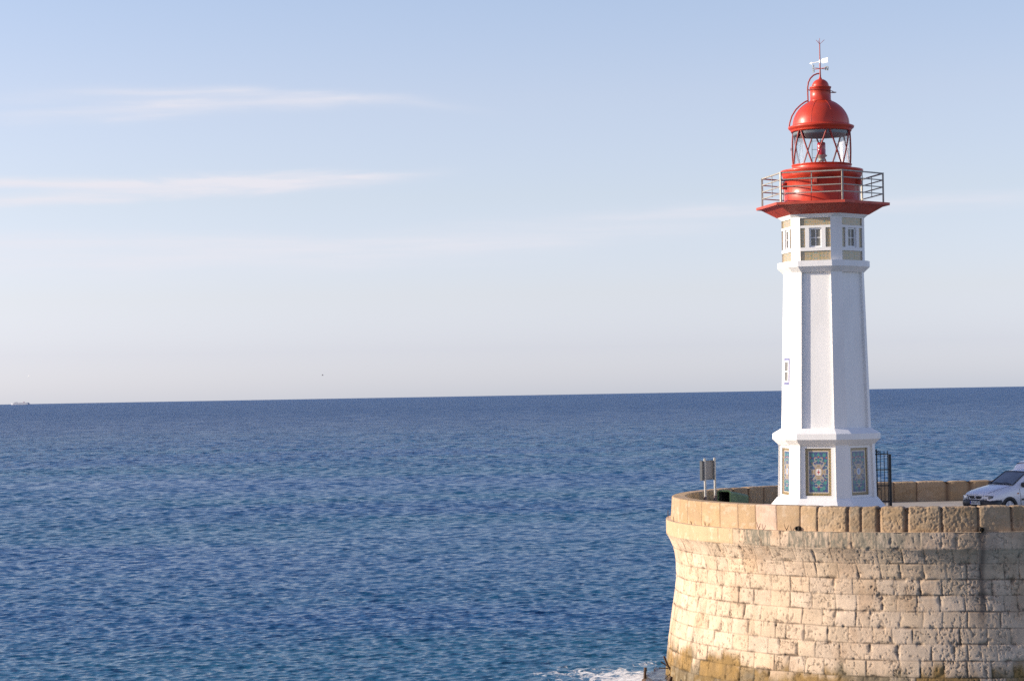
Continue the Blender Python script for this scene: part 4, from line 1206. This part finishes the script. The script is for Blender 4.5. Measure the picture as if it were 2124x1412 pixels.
    for s in (1, -1):
        mb = MB(); poly = [(-0.62, 0.95), (-1.48, 0.955), (-1.48, 1.38), (-1.18, 1.37), (-0.80, 1.13)]
        a = [side(x, z, s, 0.012) for x, z in poly]; b = [side(x, z, s, -0.03) for x, z in poly]; n = len(a)
        mb.add(a + b, [tuple(range(n))] + [(i, (i + 1) % n, n + (i + 1) % n, n + i) for i in range(n)])
        dw = mb.build('side_window', simple('dark_side_glass', (0.03, 0.04, 0.045), 0.05, 0.2, 2, coat=0.5), V)
        mb = MB(); mb.tube([side(x, z, s, 0.010) for x, z in poly + poly[:1]], 0.022, 5); mb.build('window_seal', M['vantrim'], dw)
        mb = MB(); mb.tube([side(x, z, s, 0.001) for x, z in ((-0.45, 0.90), (-0.50, 0.6), (-0.52, 0.32))], 0.006, 5); mb.tube([side(-1.52, z, s, 0.001) for z in (0.32, 0.9)], 0.006, 5); mb.build('door_gap', M['vantrim'], V)
        mb = MB(); p0 = side(-0.56, 0.52, s, 0.012); p1 = side(-1.46, 0.52, s, 0.012); mb.tube([p0, p1], 0.030, 6); mb.build('rubbing_strip', M['vantrim'], V)
        mb = MB(); c = side(-0.38, 0.73, s, 0.012); mb.box(c, (0.06, 0.02, 0.035)); mb.build('side_repeater', M['amber'], V)
        c = side(-0.62, 1.03, s, 0.12); mb = MB(); mb.box(c, (0.09, 0.20, 0.15), bev=0.025); mb.tube([side(-0.62, 0.99, s, -0.02), c], 0.02, 6); mb.build('wing_mirror', M['vantrim'], V)
        for xw in (0.0, -2.65):
            yw = 0.845
            c0 = Vector((xw, s * (yw - 0.20), 0.285)); c1 = Vector((xw, s * (yw + 0.012), 0.285))
            mb = MB(); n = 28
            def circ(y, r): return [Vector((xw + r * cos(2 * pi * k / n), s * y, 0.285 + r * sin(2 * pi * k / n))) for k in range(n)]
            mb.loft([circ(yw - 0.19, 0.25), circ(yw - 0.17, 0.285), circ(yw + 0.005, 0.285), circ(yw + 0.022, 0.265), circ(yw + 0.018, 0.205), circ(yw - 0.02, 0.195)], cap=False, smooth=True)
            wl = mb.build('wheel', M['tyre'], V)
            mb = MB(); mb.loft([circ(yw + 0.004, 0.20), circ(yw + 0.010, 0.185), circ(yw - 0.03, 0.175)], cap=False, smooth=False)
            for k in range(5):
                a = 2 * pi * k / 5 + 0.3
                q = [Vector((xw + rr_ * cos(a + da), s * (yw + 0.006), 0.285 + rr_ * sin(a + da))) for rr_, da in ((0.03, -0.9), (0.185, -0.19), (0.185, 0.19), (0.03, 0.9))]
                mb.prism(q, (0, -s * 0.03, 0))
            mb.loft([circ(yw + 0.014, 0.05), circ(yw - 0.02, 0.055)], cap=True)
            mb.build('rim', M['rim'], wl)
            mb = MB(); mb.add(circ(yw - 0.045, 0.19), [tuple(range(n))]); mb.build('brake_disc', M['dark'], wl)
            # arch: dark ring painted for the shaded gap round the tyre; body not cut
            mb = MB(); A = []; Bq = []
            for k in range(19):
                a = radians(-8 + 196 * k / 18); A.append(Vector((xw + 0.275 * cos(a), s * (yw + 0.004), 0.285 + 0.275 * sin(a)))); Bq.append(Vector((xw + 0.345 * cos(a), s * (yw + 0.004), 0.285 + 0.345 * sin(a))))
            mb.loft([A, Bq], cap=False, closed=False); ar = mb.build('arch_shade_ring', M['vantrim'], V); md = ar.modifiers.new('t', 'SOLIDIFY'); md.thickness = 0.02; md.offset = 0
        mb = MB()
        for cx, cz, r, a0, a1 in ((-0.88, 0.80, 0.05, 0.3, 4.2), (-0.99, 0.76, 0.05, 3.4, 7.6), (-0.93, 0.74, 0.06, 4.0, 5.6)):
            mb.tube([side(cx + r * cos(t), cz + r * sin(t), s, 0.004) for t in LS(a0, a1, 9)], 0.010, 5)
        mb.build('door_emblem', M['decal'], V)
    for s in (1, -1):
        mb = MB(); mb.tube([Vector((x, s * y, z + 0.014)) for x, y, z in ((0.70, 0.56, 0.755), (0.45, 0.655, 0.845), (0.10, 0.675, 0.925), (-0.28, 0.68, 0.99))], 0.005, 5)
        mb.build('bonnet_gap', M['darkgrey'], V)


build_van()

# ------------------------------------------------------------------ wet ledge and old ironwork at the waterline
def build_ledge():
    n, mrad = 90, 14
    uu = np.linspace(-1.5, 16.5, 220); rr = np.linspace(-0.10, 1.0, mrad)
    Rg, Ug = np.meshgrid(rr, uu, indexing='ij')
    wid = 0.45 + 0.30 * fbm(Ug * 0.5, 0 * Ug, 3, 301) + 0.55 * np.exp(-((Ug - 1.6) / 1.6) ** 2)
    Rr = Rg * wid
    z = 0.05 + 0.10 * fbm(Ug * 1.8, Rg * 3, 4, 303) - 0.75 * sstep(0.86, 1.0, Rg)
    rim = 0.10 * np.exp(-((Rg - 0.8) / 0.06) ** 2) * sstep(0.4, 0.6, fbm(Ug * 1.3, 0 * Ug, 2, 306)); z += rim
    x, y = path(Ug, Rr)
    me = grid_mesh('rock_shelf', np.stack([x, y, z], -1))
    me.materials.append(simple('wet_brown_rock', (0.040, 0.030, 0.018), 0.16, 0.25, 3, 0.015, 12, spec=0.6, col2=(0.10, 0.075, 0.038)))
    o = link('rock_shelf', me); tag(o, 'low wet brown rock shelf at the foot of the stone bastion', 'rock shelf')
    def iron(name, label, pts, r, cat):
        mb = MB()
        for P_, rad in zip(pts, r): mb.tube(P_, rad, 7)
        o = mb.build(name, M['rust'], loc=None); tag(o, label, cat)
    iron('mooring_stump', 'upright rusty stump standing in the foam left of the bastion', [[(4.40, 74.9, -0.2), (4.42, 74.9, 0.25), (4.44, 74.92, 0.46)], [(4.38, 74.9, 0.34), (4.50, 74.9, 0.36)]], [[0.065, 0.05, 0.055], 0.02], 'stump')
    iron('iron_rods', 'bundle of bent rusty rods splaying from the bastion foot', [[(5.50, 74.75, 0.05), (5.20, 74.75, 0.55), (5.08, 74.75, 0.86)], [(5.42, 74.8, 0.35), (4.98, 74.8, 0.66)], [(5.40, 74.8, 0.42), (4.90, 74.8, 0.45)], [(5.35, 74.75, 0.30), (5.05, 74.7, 0.06)], [(5.40, 74.75, 0.22), (5.22, 74.7, -0.10)]], [[0.035, 0.04, 0.035], 0.022, 0.02, 0.014, 0.014], 'rods')
    iron('leaning_stump', 'short dark stump leaning against the shelf at the frame foot', [[(5.02, 73.3, -0.3), (5.10, 73.3, 0.05), (5.22, 73.3, 0.34)]], [[0.11, 0.10, 0.06]], 'stump')
    # shallow beam lying from the upright stump to the wall
    mb = MB(); mb.tube([(4.36, 74.85, 0.0), (4.75, 74.3, 0.03), (5.15, 74.1, 0.05)], [0.09, 0.07, 0.05], 8)
    tag(mb.build('sunken_beam', M['rust']), 'half sunken beam lying between the upright stump and the wall', 'beam')


build_ledge()

# ------------------------------------------------------------------ far things
def build_ship():
    t = thing('passenger_ship', 'pale white passenger ship on the horizon at far left', 'ship', (-5742, 25000, 0), radians(-20))
    Ls = 134.0
    mb = MB()
    def sec(x, w, zt, zb=-1): return [Vector((x, -w, zb)), Vector((x, w, zb)), Vector((x, w * 1.05, zt)), Vector((x, -w * 1.05, zt))]
    mb.loft([sec(-67, 0.5, 10.0), sec(-60, 5, 9.5), sec(-48, 9.5, 9), sec(50, 10, 9), sec(65, 9, 9.2), sec(67, 8, 9.4)], cap=True); mb.build('hull', M['shipwhite'], t)
    mb = MB(); mb.loft([sec(-46, 8, 13, 9), sec(-40, 9, 15, 9), sec(58, 9, 14.5, 9), sec(63, 8.5, 12, 9)], cap=True); mb.loft([sec(-38, 8, 18.5, 15), sec(-24, 8, 18, 15)], cap=True); mb.build('superstructure', M['shipwhite'], t)
    mb = MB(); mb.loft([sec(24, 4, 21, 14.6), sec(32, 4, 20, 14.6)], cap=True); mb.build('funnel', M['shipred'], t)
    t.scale = (1.80, 1.7, 1.6)


build_ship()


def build_gull(name, label, loc, rz, bank, flap, mb_mat, wing_mat, span):
    t = thing(name, label, 'bird', loc, 0, 'birds over the sea')
    Rm = Matrix.Rotation(rz, 3, 'Z') @ Matrix.Rotation(bank, 3, 'Y')
    k = span / 1.3
    mb = MB(); prof = [(-0.30, 0.008), (-0.22, 0.035), (-0.08, 0.07), (0.08, 0.072), (0.18, 0.05), (0.235, 0.042), (0.27, 0.03), (0.30, 0.012), (0.335, 0.004)]
    mb.tube([Rm @ Vector((0, x * k, 0.01 if x > .2 else 0)) for x, r in prof], [r * k for x, r in prof], 10); body = mb.build('body', mb_mat, t)
    for s in (1, -1):
        mb = MB(); le = [(0.05, 0.10), (0.30, 0.16), (0.50, 0.08), (0.66, -0.06)]; te = [(0.05, -0.08), (0.30, -0.02), (0.50, -0.06), (0.66, -0.08)]
        zz = lambda y: flap * (y - 0.05) if y < 0.32 else flap * 0.27 - flap * 0.5 * (y - 0.32)
        rings = []
        for (y, a), (_, b) in zip(le, te):
            th = 0.012
            rings.append([Rm @ Vector((s * y * k, a * k, zz(y) * k)), Rm @ Vector((s * y * k, (a + b) / 2 * k, (zz(y) + th) * k)), Rm @ Vector((s * y * k, b * k, zz(y) * k)), Rm @ Vector((s * y * k, (a + b) / 2 * k, (zz(y) - th) * k))])
        mb.loft(rings, cap=True, smooth=True); mb.build('wing', wing_mat, t)


build_gull('gull', 'white gull banking above the ship on the horizon', (-90.17 / 400 * 760, 760, 10 + 5.113 * 760 / 400), radians(60), radians(-55), 0.25, M['gullwhite'], M['gullwhite'], 1.35)
build_gull('gull', 'darker grey gull flying alone low above the mid horizon', (-22.1455 / 250 * 480, 480, 10 + 2.704 * 480 / 250), radians(-75), radians(20), 0.55, M['gullgrey'], M['gullgrey'], 1.1)
